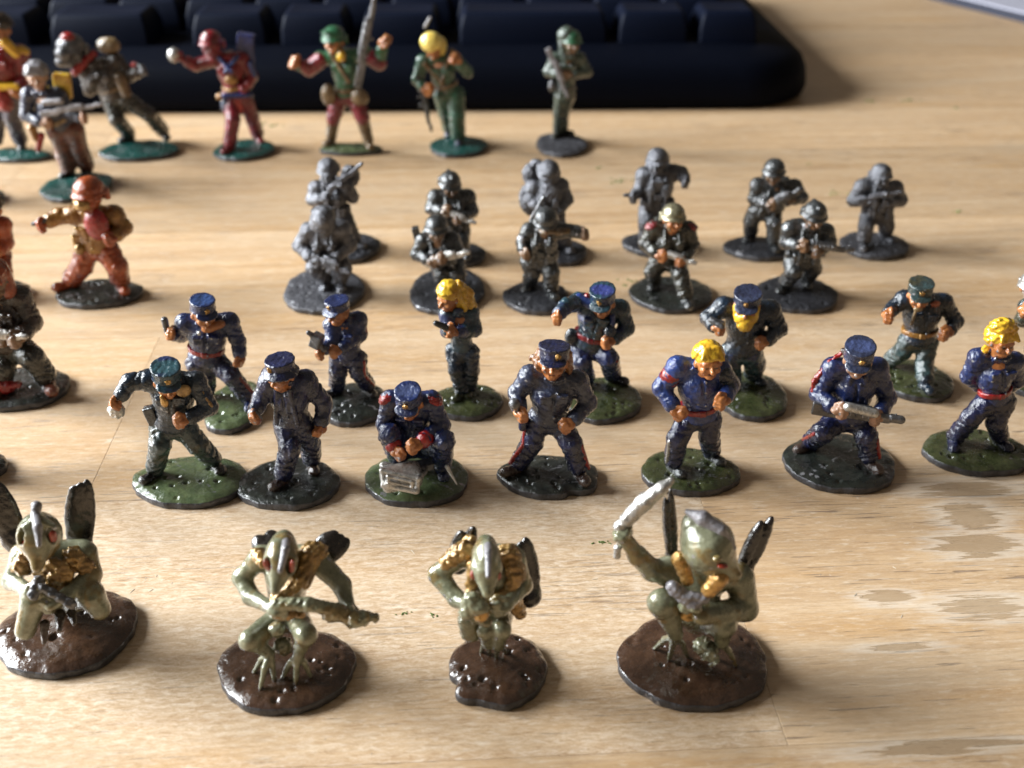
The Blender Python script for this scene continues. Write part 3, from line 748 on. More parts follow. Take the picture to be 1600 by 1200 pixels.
    if d.get('piping'):
        for i in (0, 1):
            if d.get('pipe_on', (1, 1))[i] == 0: continue
            e = -1 if i == 0 else 1; o = T[0]*e*.88+T[1]*.47; tr = d.get('tr', 1.0)
            f = Field(fig.h*.8); f.seg(Hp[i]+o*1.34*k*tr, K[i]+o*1.15*k*tr, .26*k, None, .1); f.seg(K[i]+o*1.15*k*tr, A[i]+o*1.04*k*tr+np.array([0, 0, .6]), .26*k, None, .1)
            part('trouser_stripe', f, d['piping'], fig.root)
    if d.get('epaulette'):
        for i in (0, 1):
            c = (S0, S1)[i]; f = Field(fig.h*.8); e = -1 if i == 0 else 1
            f.ell(c+T[0]*e*.45*k+up*.55*k+T[1]*.2*k, (.98*k, 1.0*k, .55*k), frame(0, 0, -e*28), .1); f.noise(.06, .7, 2); part('epaulette', f, d['epaulette'], fig.root)
    if d.get('cuff'):
        for i in (0, 1):
            f = Field(fig.h*.8); dv = (Wr[i]-E[i]); dv = dv/np.linalg.norm(dv); c = E[i]+(Wr[i]-E[i])*.74
            f.seg(c-dv*.2*k, c+dv*.25*k, .93*k, .95*k, .1, rip=.08, rw=.6); part('cuff', f, d['cuff'], fig.root)
    if d.get('armband'):
        i, m = d['armband']; sh = (S0, S1)[i]; dv = (E[i]-sh)/np.linalg.norm(E[i]-sh); c = sh+(E[i]-sh)*.38
        f = Field(fig.h*.8); f.seg(c-dv*.28*k, c+dv*.28*k, 1.25*k, 1.22*k, .1); f.seg(c-dv*1.3*k, c-dv*1.0*k, .5, None, .1, sub=True); part('armband', f, m, fig.root)
    if d.get('backpack'):
        m, sx, sz, dz = d['backpack']; c = mS-up*1.6*k-T[1]*(2.1+dz)*k
        f = fig.field(.06, 1.2); f.box(c, (sx*k, 1.1*k, sz*k), T, .6, .3); f.seg(c+up*sz*k-T[0]*sx*k*.9, c+up*sz*k+T[0]*sx*k*.9, .75*k, None, .1)
        for e in (-1, 1): f.box(c+T[0]*e*sx*.55*k-T[1]*1.0*k-up*.5*k, (sx*.35*k, .5*k, sz*.45*k), T, .25, .1)
        part('backpack', f, m, fig.root)
    if d.get('webbing'):
        m = d['webbing']
        f = Field(fig.h*.8)
        for e in (-1, 1):
            f.seg(fr(e*.95, 2.3, .9), fr(e*1.0, .6, 2.0*bulk), .30*k, None, .15); f.seg(fr(e*1.0, .6, 2.0*bulk), fr(e*1.1, -2.2, 1.95*bulk), .30*k, None, .15); f.box(fr(e*1.0, 0, 2.0*bulk), (.5*k, .35*k, .6*k), T, .12, .1)
            f.seg(fr(e*.95, 2.3, .6), fr(e*.95, 1.6, -1.5), .24*k, None, .15)
        for e in (-1, 1):
            f.ell(Pv+up*.9*k+T[0]*e*2.0*k+T[1]*.2*k, (.62*k, .7*k, .95*k), T, .15); f.box(fr(e*1.35, 2.35, .2), (.75*k, .8*k, .3*k), T, .15, .15)
        f.box(fr(0, -.9, 1.95*bulk), (.55*k, .35*k, .5*k), T, .15, .1)
        part('webbing', f, m, fig.root)
        if not d.get('backpack'):
            f = fig.field(.04, 1.0); f.box(mS-up*1.2*k-T[1]*2.0*k, (1.6*k, .9*k, 1.7*k), T, .4, .3); f.seg(mS+up*.4*k-T[1]*1.9*k-T[0]*1.5*k, mS+up*.4*k-T[1]*1.9*k+T[0]*1.5*k, .65*k, None, .1); part('small_pack', f, m, fig.root)
        for e in (-1, 1):
            f = Field(fig.h*.8); f.box(Pv+up*.9*k+T[0]*e*1.3*k+T[1]*1.65*k, (.62*k, .5*k, .7*k), T, .15, .1); f.box(Pv+up*1.35*k+T[0]*e*1.3*k+T[1]*1.8*k, (.64*k, .4*k, .24*k), T, .1, .05); part('pouch', f, m, fig.root)
    return G(H=H, S=(S0, S1), E=E, W=Wr, P=Pv, R=R, T=T, up=up, K=K, A=A, k=k)
def gun(fig, a, b, mat='gunmetal', k=1.0, name='rifle', mag=True, stock=.3, upv=(0, 0, 1), fat=1.0, scope=False):
    """a = butt, b = muzzle"""
    a, b = fig.p(a), fig.p(b); ax = b-a; ln = np.linalg.norm(ax); ax = ax/ln
    u = np.array(upv, float); u = u-ax*(u@ax); u /= np.linalg.norm(u); s = np.cross(ax, u); R = np.array([s, ax, u])
    q = lambda t, z=0.: a+ax*ln*t+u*z*k
    f = Field(fig.h*.8)
    f.box((q(0)+q(stock, -.15))/2+u*-.25*k, (.26*k*fat, ln*stock*.5, .50*k*fat), R, .12, .25)
    f.box(q(.5, 0), (.34*k*fat, ln*.22, .48*k*fat), R, .1, .12)
    f.box(q(.5, .45*fat), (.2*k*fat, ln*.16, .2*k*fat), R, .08, .08)
    for t in np.linspace(.36, .64, 5): f.seg(q(t, -.2)+s*.42*k*fat, q(t, .25)+s*.42*k*fat, .09*k, None, .05); f.seg(q(t, -.2)-s*.42*k*fat, q(t, .25)-s*.42*k*fat, .09*k, None, .05)
    o = part(name, f, mat, fig.root)
    f = Field(fig.h*.7)
    f.seg(q(.68, 0), q(.98, 0), .25*k*fat, .22*k*fat, .1); f.seg(q(.9, 0), q(1, 0), .34*k*fat, .32*k*fat, .05); f.seg(q(.68, -.35), q(.86, -.35), .24*k*fat, None, .1); f.seg(q(.93, .0), q(.93, .55), .1*k, None, .05)
    part('barrel', f, mat, o)
    if mag:
        f = Field(fig.h*.7); f.box(q(.52, -.85), (.2*k, .34*k, .6*k), R, .08, .1); f.box(q(.36, -.75), (.2*k, .22*k, .5*k), R, .1, .1); part('magazine', f, mat, o)
    if scope:
        f = Field(fig.h*.7); f.seg(q(.35, .8), q(.6, .8), .22*k, .28*k, .1); part('scope', f, mat, o)
    return o
BG = 'blue uniformed soldier figurines'; GG = 'grey helmeted soldier figurines'; RG = 'coloured adventurer figurines'; AG = 'winged green alien figurines'
def soldier(label, base, bmat, seed, group, d, h=.155, **kw):
    f = Fig('soldier_figurine', label, 'figurine', group, base, bmat, seed, h, **kw); return f, human(f, d)
# ================= blue rows
f, j = soldier("teal capped olive-black uniformed miniature holding a silver grenade out at arm's length", (211, 388, 709, 797), 'greenbase', 11, BG,
  G(H=(262, 598, 2.0), yaw=20, tilt=22, S=((232, 594, .8), (306, 597, .4)), E=((203, 597, 1.5), (327, 636, .8)), W=((187, 621, 2.6), (292, 655, 3.0)), P=(270, 664, 0),
    K=((250, 695, 1.5), (309, 694)), A=((243, 742), (336, 728)), toes=(-30, 35), jacket='tealdark', trousers='tealgreen', cap='teal', hg='kepi', captall=1.25, bulk=1.08, captop=(.025, .07, .085)))
f.extra('grenade', 'silver', [('e', (182, 641, 3.2), (1.05, .95, 1.05)), ('s', (184, 630, 3), (186, 622, 3), .4)], noise=.05)
f.extra('emblem', 'golddark', [('e', (287, 611, 2.6), (.95, .3, .95), 20, 10)])
f.extra('medal', 'gold', [('e', (257, 629, 3.2), (.5, .3, .7)), ('e', (253, 621, 3.1), (.3, .25, .4))])
f.extra('holster', 'blackgrey', [('b', (237, 649, .6), (.7, .6, 1.3), 0, 0, 15)])
f.extra('sleeve_trim', 'golddark', [('s', (311, 606, 1.3), (330, 634, 1.5), .28)])

f, j = soldier("navy uniformed miniature with blue cap, red belt and raised fist holding a small dark radio", (322, 416, 593, 680), 'greenbase', 12, BG,
  G(H=(318, 491, 1.8), yaw=32, tilt=18, ty=8, S=((289, 505, .6), (358, 503, 0)), E=((283, 523, -1.4), (372, 533, .2)), W=((268, 522, 1.2), (375, 556, 1.2)), P=(322, 562, 0),
    K=((322, 588), (362, 588, 1.5)), A=((325, 618), (390, 630)), toes=(-15, 10), jacket='blue', trousers='navy', boots='blue', cap='blue', hg='kepi', belt='red', beltz=1.7, flare=1.0, bulk=1.12, captop=(.025, .055, .16), piping='crimson', pipe_on=(0, 1)))
f.extra('hand_radio', 'gunmetal', [('s', (262, 522, 1.6), (257, 500, 1.6), .42, .5)])
f.extra('scarf', 'skin', [('s', (323, 513, 2.4), (345, 506, 1.7), .7, .6)], noise=.04)
f.extra('whistle', 'silver', [('e', (311, 521, 3.1), (.3, .25, .35))])

f, j = soldier("blue miniature with shiny peaked cap aiming a chunky grey pistol, on black base", (500, 606, 594, 670), 'blackbase', 13, BG,
  G(H=(529, 489, 1.2), yaw=-38, tilt=14, S=((519, 508, .8), (560, 500, 0)), E=((521, 534, 2.0), (562, 524, .6)), W=((505, 547, 3.2), (530, 547, 3)), P=(544, 555, 0),
    K=((528, 580), (560, 581)), A=((527, 612), (576, 610)), toes=(-40, 25), jacket='blue', trousers='navy', boots='bootdark', cap='blue', hg='kepi', captall=.8, piping='red', pipe_on=(0, 1), k=.93))
f.extra('pistol', 'gunmetal', [('b', (495, 532, 4), (.75, .8, 1.0), -20, 0, -20), ('s', (495, 528, 4), (482, 520, 4.5), .42, .36), ('s', (497, 538, 4), (504, 546, 3.6), .55, .5), ('s', (508, 545, 3.5), (515, 540, 3), .5, .4)])
f.extra('red_patch', 'crimson', [('s', (566, 505, .4), (571, 522, .4), .55, .4)])

f, j = soldier("striding miniature in open dark navy coat and flared brimmed cap, on black base", (375, 529, 712, 801), 'blackbase', 14, BG,
  G(H=(440, 586, 1.4), yaw=-25, tilt=12, ty=-10, S=((421, 597, .8), (477, 594, 0)), E=((408, 622, 1.2), (506, 630, -.3)), W=((399, 642, 2.6), (502, 664, .6)), P=(459, 660, 0),
    K=((453, 700, 2.2), (485, 694, -1.0)), A=((443, 752), (488, 727)), toes=(-30, 15), jacket='navy', trousers='navy', boots='bootbrown', cap='navy', hg='kepi', bucket=1, captall=.85, open=1, bulk=1.05, hipw=1.0, badge=1, pockets=0, bx=-.3))
f.extra('shoulder_stripe', 'crimson', [('s', (488, 601, .4), (507, 626, .2), .3)])
f.extra('claw_tool', 'gunmetal', [('e', (396, 646, 3), (.8, .7, .8)), ('s', (396, 650, 3.2), (404, 662, 3.4), .25, .15), ('s', (392, 650, 3.2), (392, 660, 3.4), .25, .15), ('s', (399, 642, 3.3), (409, 654, 3.6), .22, .14)])

f, j = soldier("crouching blue miniature with red cuffs behind an open silver equipment case", (570, 733, 703, 795), 'greenbase', 15, BG,
  G(H=(640, 632, 1.8), yaw=-8, tilt=28, ty=-5, S=((611, 626, .2), (674, 627, .2)), E=((601, 664, 1.0), (690, 664, 1.0)), W=((617, 702, 3.4), (655, 694, 4.2)), P=(650, 694, -2.4),
    K=((609, 678, 2.4), (693, 688, 3.0)), A=((622, 722), (690, 736)), toes=(-5, 12), jacket='blue', trousers='blue', boots='blue', cap='blue', hg='kepi', captall=1.15, flare=.98, cuff='red', epaulette='red', bulk=1.08, tr=1.05, captop=(.04, .055, .13)))
f.extra('equipment_case', 'silver', [('B', (627, 745, 4.6), (2.6, 1.6, 1.25), 20, 25), ('s', (600, 728, 3.4), (650, 738, 3.6), .6), ('s', (597, 735, 5.6), (653, 748, 6.0), .38), ('s', (599, 758, 6.4), (650, 768, 6.6), .38), ('s', (597, 735, 5.6), (600, 758, 6.4), .34), ('s', (653, 748, 6), (652, 768, 6.4), .34), ('s', (653, 748, 6), (664, 738, 3.2), .34)])
f.extra('case_handle', 'silver', [('s', (606, 744, 6.8), (644, 753, 7.0), .24), ('s', (606, 744, 6.8), (607, 752, 7.0), .22), ('s', (644, 753, 7.0), (644, 760, 7.0), .22), ('s', (607, 752, 6.6), (644, 761, 6.8), .2)])
f.extra('instrument_panel', 'gunmetal', [('b', (645, 731, 2.6), (2.6, .9, .5), 22, 0), ('e', (660, 731, 3), (.5, .5, .4)), ('e', (632, 727, 3), (.5, .5, .4))])
f.extra('knife', 'silver', [('s', (698, 729, 3.5), (714, 757, 4.5), .3, .1)])

f, j = soldier("woman miniature with long yellow hair and teal clothes raising a dark pistol", (674, 785, 597, 660), 'olivebase', 16, BG,
  G(H=(701, 466, 1.2), yaw=-42, tilt=14, S=((699, 492, .8), (736, 489, 0)), E=((699, 518, 2.0), (743, 516, .6)), W=((700, 516, 3.0), (712, 520, 3.0)), P=(722, 545, 0),
    K=((712, 578, 1.0), (738, 578, .4)), A=((722, 618), (734, 612)), toes=(-35, -10), jacket='teal', trousers='tealdark', boots='olivebase', cap='teal', hg='longhair', k=.86, hk=1.1, hipw=1.3, bulk=.92, tr=.92, fringe=0))
f.extra('pistol', 'blackgrey', [('s', (702, 514, 3.5), (681, 505, 4.2), .55, .42)])
f.extra('hair_locks', 'yellow', [('s', (716, 448, .8), (731, 460, .4), .95, .85), ('s', (731, 460, .4), (736, 478, .6), .8, .5), ('s', (722, 458, 1.1), (727, 482, 1.1), .6, .4), ('s', (714, 470, 1.2), (722, 486, 1.4), .5, .35), ('s', (734, 466, -.4), (743, 476, 0), .45, .3)], noise=.08)
f.extra('collar', 'teal', [('e', (716, 487, 1.8), (.8, .4, .6))])

f, j = soldier("long haired miniature in slate cap, legs apart, microphone held at the hip", (779, 936, 708, 782), 'blackbase', 17, BG,
  G(H=(864, 568, 1.6), yaw=-4, tilt=2, roll=-4, ty=4, S=((828, 588, .4), (902, 596, 0)), E=((808, 614, .2), (919, 629, .0)), W=((811, 640, 2.4), (893, 660, 2.4)), P=(856, 655, 0),
    K=((832, 690), (893, 693)), A=((810, 733), (905, 742)), toes=(-55, 18), jacket='slate', trousers='navy', boots='bootbrown', cap='navy', hg='kepi', captall=.8, hk=1.05, piping='red', bulk=1.1, bx=.5, k=1.04),
  lobe=[(-62, 9, -.17), (-38, 16, .08)])
f.extra('hair', 'brownhair', [('e', (847, 553, 1.2), (.8, .9, 1.1)), ('e', (842, 566, .8), (.7, .7, .9)), ('s', (838, 566, .4), (832, 560, .2), .4), ('e', (887, 560, .6), (.6, .9, 1.3)), ('e', (889, 574, .2), (.5, .8, 1.0)), ('s', (843, 574, .6), (848, 590, .8), .6, .4)], noise=.1)
f.extra('microphone', 'gunmetal', [('e', (804, 631, 3.4), (.75, .75, .75)), ('s', (806, 636, 3.2), (815, 652, 2.6), .45)])
f.extra('holster', 'navy', [('s', (818, 655, 1.2), (816, 668, 1.4), .6, .5)])

f, j = soldier("miniature in teal kepi and crimson belt pointing out toward the viewer", (884, 1001, 587, 665), 'olivebase', 18, BG,
  G(H=(942, 475, 2.0), yaw=-18, tilt=24, ty=-8, S=((905, 472, .6), (969, 483, 0)), E=((885, 478, 3.2), (980, 513, .4)), W=((872, 492, 5.4), (957, 532, 2.6)), P=(921, 540, 0),
    K=((909, 565, 1.4), (951, 560, 1.8)), A=((916, 600), (957, 593)), toes=(-25, 60), jacket='teal', trousers='blue', boots='bootdark', cap='teal', hg='kepi', captall=1.2, belt='crimson', beltz=1.6, bulk=1.12, captop=(.03, .04, .16), brimm='teal', k=1.0, tr=1.05, piping='crimson', pipe_on=(0, 1), hs=(1, -1)))
f.extra('red_collar', 'red', [('s', (917, 462, 1.2), (918, 476, 1.6), .4)])
f.extra('holster', 'tealdark', [('e', (893, 527, .6), (1.0, .8, 1.4)), ('e', (953, 518, 2.6), (.9, .7, 1.0))])
f.extra('blue_shoulder', 'bluebright', [('s', (905, 466, 1.2), (926, 478, 2), .75, .7), ('s', (957, 494, 2.2), (957, 506, 2.4), .4)])

f, j = soldier("blond bareheaded miniature in bright blue jacket with red armband and red belt", (1003, 1152, 697, 779), 'olivebase', 19, BG,
  G(H=(1107, 567, 1.8), yaw=8, tilt=2, ty=6, S=((1059, 574, .4), (1124, 577, 0)), E=((1034, 606, .4), (1141, 601, .2)), W=((1053, 638, 2.4), (1133, 622, 2.8)), P=(1092, 650, 0),
    K=((1058, 686), (1108, 681)), A=((1052, 732), (1111, 714)), toes=(25, 30), jacket='bluebright', trousers='navy', boots='blackgrey', hg='hair', belt='red', beltz=1.35, bulk=1.12, armband=(0, 'red'), ar=1.1, pockets=0, hk=1.05, piping='silver', pipe_on=(1, 0), handk=1.25))
f.extra('sleeve', 'tealdark', [('r', (1130, 583, .6), (1142, 600, .4), 1.2, 1.08, .1, 1.2), ('r', (1142, 600, .4), (1136, 616, 2.2), 1.08, .92, .1, 1.1)])

f, j = soldier("miniature with bushy yellow beard and dark teal coat holding a pistol", (1110, 1228, 576, 660), 'olivebase', 20, BG,
  G(H=(1167, 478, 2.4), yaw=-14, tilt=22, S=((1131, 480, .2), (1203, 485, 0)), E=((1107, 497, .4), (1217, 514, .4)), W=((1117, 510, 2.8), (1197, 533, 2.6)), P=(1158, 548, 0),
    K=((1140, 570), (1180, 569)), A=((1144, 600), (1176, 592)), toes=(-25, 35), jacket='tealdark', trousers='teal', boots='tealdark', cap='slate', hg='kepi', captall=.75, beard='yellow', bulk=1.2, tr=1.12, ar=1.12, hk=1.08))
f.extra('pistol', 'gunmetal', [('s', (1112, 500, 3.6), (1128, 510, 4.6), .5, .42), ('s', (1122, 502, 3.8), (1130, 504, 4), .3)])

f, j = soldier("blue coated miniature with red shoulder stripe gripping a fat grey rifle at the hips", (1225, 1397, 674, 774), 'blackbase', 21, BG,
  G(H=(1340, 566, 2.4), yaw=-14, tilt=24, ty=-6, S=((1302, 576, .4), (1370, 576, .2)), E=((1279, 616, .4), (1386, 622, .4)), W=((1304, 638, 3.6), (1375, 648, 3.4)), P=(1328, 652, 0),
    K=((1286, 675, 1.5), (1354, 683)), A=((1266, 698), (1357, 724)), toes=(-60, 20), jacket='blue', trousers='navy', boots='bootbrown', cap='slate', hg='kepi', captall=1.25, open=1, bulk=1.15, piping='red', pipe_on=(1, 1), k=1.06, bx=.3, captop=(.04, .055, .13), skin='skinpale', pockets=0),
  pits=10)
gun(f, (1270, 632, 2.2), (1408, 656, 4.6), 'gunmetal', 1.2, fat=1.45, mag=False)
f.extra('receiver', 'silver', [('s', (1325, 636, 4.8), (1366, 646, 5.0), .62, .62)])
f.extra('shoulder_stripe', 'red', [('s', (1296, 566, .6), (1273, 596, .6), .38), ('s', (1273, 596, .6), (1271, 610, .6), .34), ('s', (1316, 551, .6), (1300, 562, .6), .28)], noise=.06)
f.extra('backpack_strap', 'bootbrown', [('s', (1318, 548, .8), (1327, 558, 1.6), .4)])

f, j = soldier("dark teal uniformed miniature with tan belt and orange chest badge, fists out", (1376, 1486, 559, 631), 'olivebase', 22, BG,
  G(H=(1436, 463, 1.8), yaw=-10, tilt=18, ty=-5, S=((1413, 468, .4), (1474, 473, 0)), E=((1396, 481, .8), (1494, 502, .2)), W=((1388, 490, 2.6), (1483, 518, 2.8)), P=(1435, 530, 0),
    K=((1410, 549, -.4), (1444, 566, 1.2)), A=((1390, 563, -3.4), (1444, 604)), toes=(-70, 8), jacket='tealdark', trousers='tealgreen', boots='tealdark', cap='tealgreen', hg='kepi', captall=.95, belt='ochre', beltz=1.4, bulk=1.15, handk=1.25))
f.extra('chest_badge', 'rust', [('e', (1462, 475, 2.4), (.75, .3, .55), 10, 10)])
f.extra('necktie', 'tan', [('s', (1432, 482, 2.6), (1424, 506, 2.8), .2, .25), ('e', (1435, 483, 2.8), (.7, .3, .45))])
f.extra('sleeve_trim', 'rust', [('s', (1484, 474, .4), (1497, 494, .3), .25)])

f, j = soldier("woman miniature with puffy yellow hair, blue suit and red belt, hands behind her back", (1444, 1604, 666, 748), 'olivebase', 23, BG,
  G(H=(1565, 535, 1.6), yaw=14, tilt=8, ty=10, S=((1528, 559, 0), (1585, 565, 0)), E=((1514, 588, -1.0), (1590, 594, -1.2)), W=((1534, 606, -2.4), (1575, 606, -2.4)), P=(1554, 625, 0),
    K=((1518, 653), (1556, 660)), A=((1489, 692), (1561, 691)), toes=(-15, 15), jacket='blue', trousers='navy', boots='navy', hg='hair', belt='red', beltz=1.35, bulk=.98, tr=1.0, pockets=1, k=.98, hk=.98))
f.extra('hair_quiff', 'yellow', [('e', (1566, 509, 2), (1.7, 1.2, 1.1)), ('e', (1578, 514, 2), (1.0, 1.0, .9)), ('s', (1540, 545, .4), (1533, 556, .2), .5, .35), ('e', (1547, 522, 1), (.8, 1.0, 1.3))], noise=.08)

f, j = soldier("silver helmeted miniature with raised brown hand, cut off by the frame", (1572, 1690, 570, 631), 'olivebase', 24, BG,
  G(H=(1614, 452, 1.5), yaw=-10, tilt=12, S=((1606, 480, .2), (1668, 480, 0)), E=((1598, 500, .6), (1682, 505, 0)), W=((1600, 487, 2.6), (1672, 530, 2)), P=(1634, 540, 0),
    K=((1618, 570), (1652, 570)), A=((1616, 605), (1660, 605)), jacket='tealgreen', trousers='tealdark', cap='silver', hg='helmet', handk=1.4, slv=(.5, 1)))

FAT = 1.23
# ================= grey rows
gk = dict(skin='pewter', jacket='pewter', trousers='pewter', boots='pewter', cap='pewter', hg='helmet', webbing='pewter')
gl = dict(skin='pewterlight', jacket='pewterlight', trousers='pewterlight', boots='pewterlight', cap='pewterlight', hg='helmet', webbing='pewterlight')
gd = dict(skin='skindark', jacket='blackgrey', trousers='blackgrey', boots='blackgrey', cap='blackgrey', hg='helmet', webbing='blackgrey')
H2 = .17
f, j = soldier("bare grey metal rifleman with weapon slanting up over his shoulder", (490, 594, 362, 414), 'greybase', 31, GG,
  G(H=(513, 270, 1.0), yaw=-8, tilt=20, S=((494, 294, .2), (541, 290, -.2)), E=((488, 312, .8), (551, 308, .2)), W=((502, 312, 2.6), (540, 292, 2.2)), P=(524, 334, 0),
    K=((524, 356), (543, 352)), A=((530, 385), (556, 382)), toes=(-10, 40), k=.98, **gl), H2)
gun(f, (494, 314, 2.6), (565, 256, 3.0), 'pewterlight', 1.10, mag=False)
f.extra('pack', 'pewterlight', [('e', (547, 275, -1.6), (1.8, 1.2, 2.2))], noise=.06)
f, j = soldier("bare grey metal soldier hunched under a ridged pack, short rifle across his knees", (445, 568, 415, 494), 'greybaselight', 32, GG,
  G(H=(505, 346, 2.4), yaw=10, tilt=55, S=((483, 361, .6), (534, 358, .4)), E=((468, 384, .6), (546, 382, .4)), W=((487, 405, 2.8), (521, 405, 3.0)), P=(509, 392, -.8),
    K=((492, 418), (536, 418)), A=((510, 446), (531, 448)), toes=(-5, 15), k=1.02, backpack=('pewterlight', 1.5, 1.4, -.4), bulk=1.15, **gl), H2)
gun(f, (488, 398, 3.0), (545, 425, 4.6), 'pewterlight', 1.30, fat=1.3, mag=True)
f.extra('bedroll', 'pewterlight', [('e', (503, 350, 2.8), (2.2, 1.5, 1.6)), ('-s', (497, 343, 4.6), (497, 372, 4.8), .25), ('-s', (512, 343, 4.6), (512, 372, 4.8), .25)], noise=.05)
f, j = soldier("black metal soldier in combed helmet with backpack, aiming a pale rifle downward", (655, 761, 376, 420), 'greybase', 33, GG,
  G(H=(703, 291, 1.4), yaw=20, tilt=26, S=((681, 308, .2), (731, 308, -.2)), E=((674, 326, .8), (738, 330, .4)), W=((692, 330, 2.8), (722, 340, 3.0)), P=(709, 358, 0),
    K=((700, 376), (721, 376)), A=((702, 396), (724, 398)), toes=(-10, 20), k=.98, backpack=('blackgrey', 1.7, 1.5, 0), bulk=1.1, comb=1, **gd), H2)
gun(f, (686, 326, 3.0), (742, 348, 4.4), 'silver', 1.10, mag=False)
f, j = soldier("black metal soldier with tan face and box on shoulder, silver carbine held level", (641, 757, 415, 495), 'greybase', 34, GG,
  G(H=(682, 361, 1.8), yaw=6, tilt=16, S=((662, 377, .2), (705, 374, -.2)), E=((652, 397, .6), (715, 392, .4)), W=((671, 408, 2.8), (698, 402, 3.2)), P=(697, 408, 0),
    K=((692, 428), (715, 428)), A=((690, 450), (715, 452)), toes=(-10, 15), k=.98, **gd), H2)
gun(f, (664, 408, 3.0), (731, 394, 4.2), 'silver', 1.23, fat=1.2, mag=False)
f.extra('antenna_box', 'blackgrey', [('b', (651, 366, -.4), (.6, .6, 1.4), 0, 0, 12)])
f, j = soldier("bare grey metal soldier bent under a huge rounded backpack and bedroll", (832, 917, 370, 418), 'greybase', 35, GG,
  G(H=(857, 273, 1.4), yaw=12, tilt=40, S=((833, 293, .2), (876, 291, -.2)), E=((828, 313, .8), (886, 312, .4)), W=((840, 322, 2.4), (872, 330, 2.4)), P=(857, 345, 0),
    K=((850, 364), (876, 362)), A=((856, 388), (884, 388)), toes=(-10, 20), k=1.0, bulk=1.15, **gl), H2)
f.extra('backpack', 'pewterlight', [('e', (829, 312, -.2), (2.1, 1.9, 3.1), 0, 0, 8), ('-s', (812, 296, 1.7), (846, 296, 1.9), .25), ('-s', (810, 308, 1.9), (846, 308, 2.1), .25), ('-s', (811, 320, 1.8), (846, 320, 2.0), .25), ('-s', (815, 332, 1.5), (842, 332, 1.6), .25), ('e', (828, 272, -.8), (1.4, 1.2, 2.0)), ('e', (838, 256, -.8), (1.2, 1.0, .9)), ('e', (862, 300, 1.6), (2.2, 1.4, 3.0))], noise=.08)
f, j = soldier("dark metal soldier with tan face scarf, thin sword on back, one fist stretched out", (787, 891, 437, 494), 'greybase', 36, GG,
  G(H=(853, 349, 2.0), yaw=0, tilt=30, S=((827, 361, .2), (872, 360, 0)), E=((817, 378, .2), (895, 361, .6)), W=((818, 391, 1.8), (909, 364, 2.0)), P=(842, 405, 0),
    K=((832, 425), (861, 426)), A=((827, 448), (861, 460)), toes=(-20, 15), k=.98, **gd), H2)
f.extra('face_scarf', 'khaki', [('e', (859, 361, 3.0), (1.8, .9, .6)), ('s', (872, 362, 2), (893, 360, 1), .7, .5)], noise=.06)
f.extra('sword', 'gunmetal', [('s', (849, 308, 1.0), (828, 344, 1.4), .22), ('s', (843, 318, 1), (850, 324, 1), .18), ('s', (818, 372, 1.6), (815, 392, 1.8), .5, .3)])
f, j = soldier("bare grey metal soldier with one arm raised and small pistol held low", (973, 1083, 360, 404), 'greybase', 37, GG,
  G(H=(1027, 256, 1.2), yaw=-16, tilt=14, S=((1006, 274, .2), (1054, 270, 0)), E=((1000, 297, .2), (1064, 270, .6)), W=((992, 304, 1.2), (1070, 279, 2.0)), P=(1026, 324, 0),
    K=((1010, 350), (1040, 350)), A=((1008, 379), (1040, 383)), toes=(-10, 20), k=1.04, bulk=1.05, **gl), H2)
f.extra('pistol', 'pewter', [('s', (996, 304, 2), (976, 305, 2.4), .5, .35)])
f.extra('chest_pouch', 'pewterlight', [('b', (1027, 291, 2.4), (1.2, .5, 1.2), 0, 10), ('-s', (1024, 291, 3.4), (1031, 291, 3.4), .3)])
f, j = soldier("dark soldier with silver helmet and red shoulder pads holding a silver rifle", (985, 1111, 428, 492), 'blackbase', 38, GG,
  G(H=(1052, 344, 1.8), yaw=14, tilt=10, S=((1022, 357, .2), (1074, 358, 0)), E=((1009, 381, .2), (1082, 384, .2)), W=((1027, 397, 2.6), (1069, 405, 3.0)), P=(1043, 405, 0),
    K=((1020, 425), (1063, 430)), A=((1022, 446), (1071, 472)), toes=(-20, 10), k=1.0, skin='skin', jacket='darkolive', trousers='darkolive', boots='blackgrey', cap='olivesilver', hg='helmet', webbing='darkolive', epaulette='crimson', bulk=1.05), H2)
gun(f, (1022, 390, 2.6), (1086, 411, 4.2), 'silver', 1.17, mag=False)
f, j = soldier("dark metal soldier leaning forward, carbine tilted up, standing behind the knobbed-helmet soldier", (1132, 1241, 367, 410), 'greybase', 39, GG,
  G(H=(1209, 272, 1.8), yaw=-16, tilt=18, S=((1184, 290, .2), (1241, 292, 0)), E=((1178, 311, .2), (1253, 309, .4)), W=((1199, 319, 2.6), (1240, 312, 2.6)), P=(1196, 328, 0),
    K=((1174, 345), (1209, 348)), A=((1172, 372), (1209, 386)), toes=(-30, 0), k=1.0, bulk=1.05, **gd), H2)
gun(f, (1196, 324, 3.0), (1252, 295, 3.8), 'gunmetal', 1.30, fat=1.3, mag=True)
f, j = soldier("dark metal soldier in knobbed helmet walking with a long barrelled rifle", (1182, 1306, 428, 493), 'greybase', 40, GG,
  G(H=(1272, 340, 2.0), yaw=10, tilt=24, S=((1234, 358, .2), (1290, 362, 0)), E=((1228, 378, .2), (1296, 377, .4)), W=((1247, 384, 2.6), (1283, 391, 3.0)), P=(1253, 405, 0),
    K=((1240, 425, 1.6), (1271, 420, -.6)), A=((1226, 451), (1258, 443)), toes=(-35, 0), k=1.0, bulk=1.05, comb=1, **gd), H2)
gun(f, (1242, 380, 3.0), (1332, 390, 3.4), 'gunmetal', 1.30, mag=True)
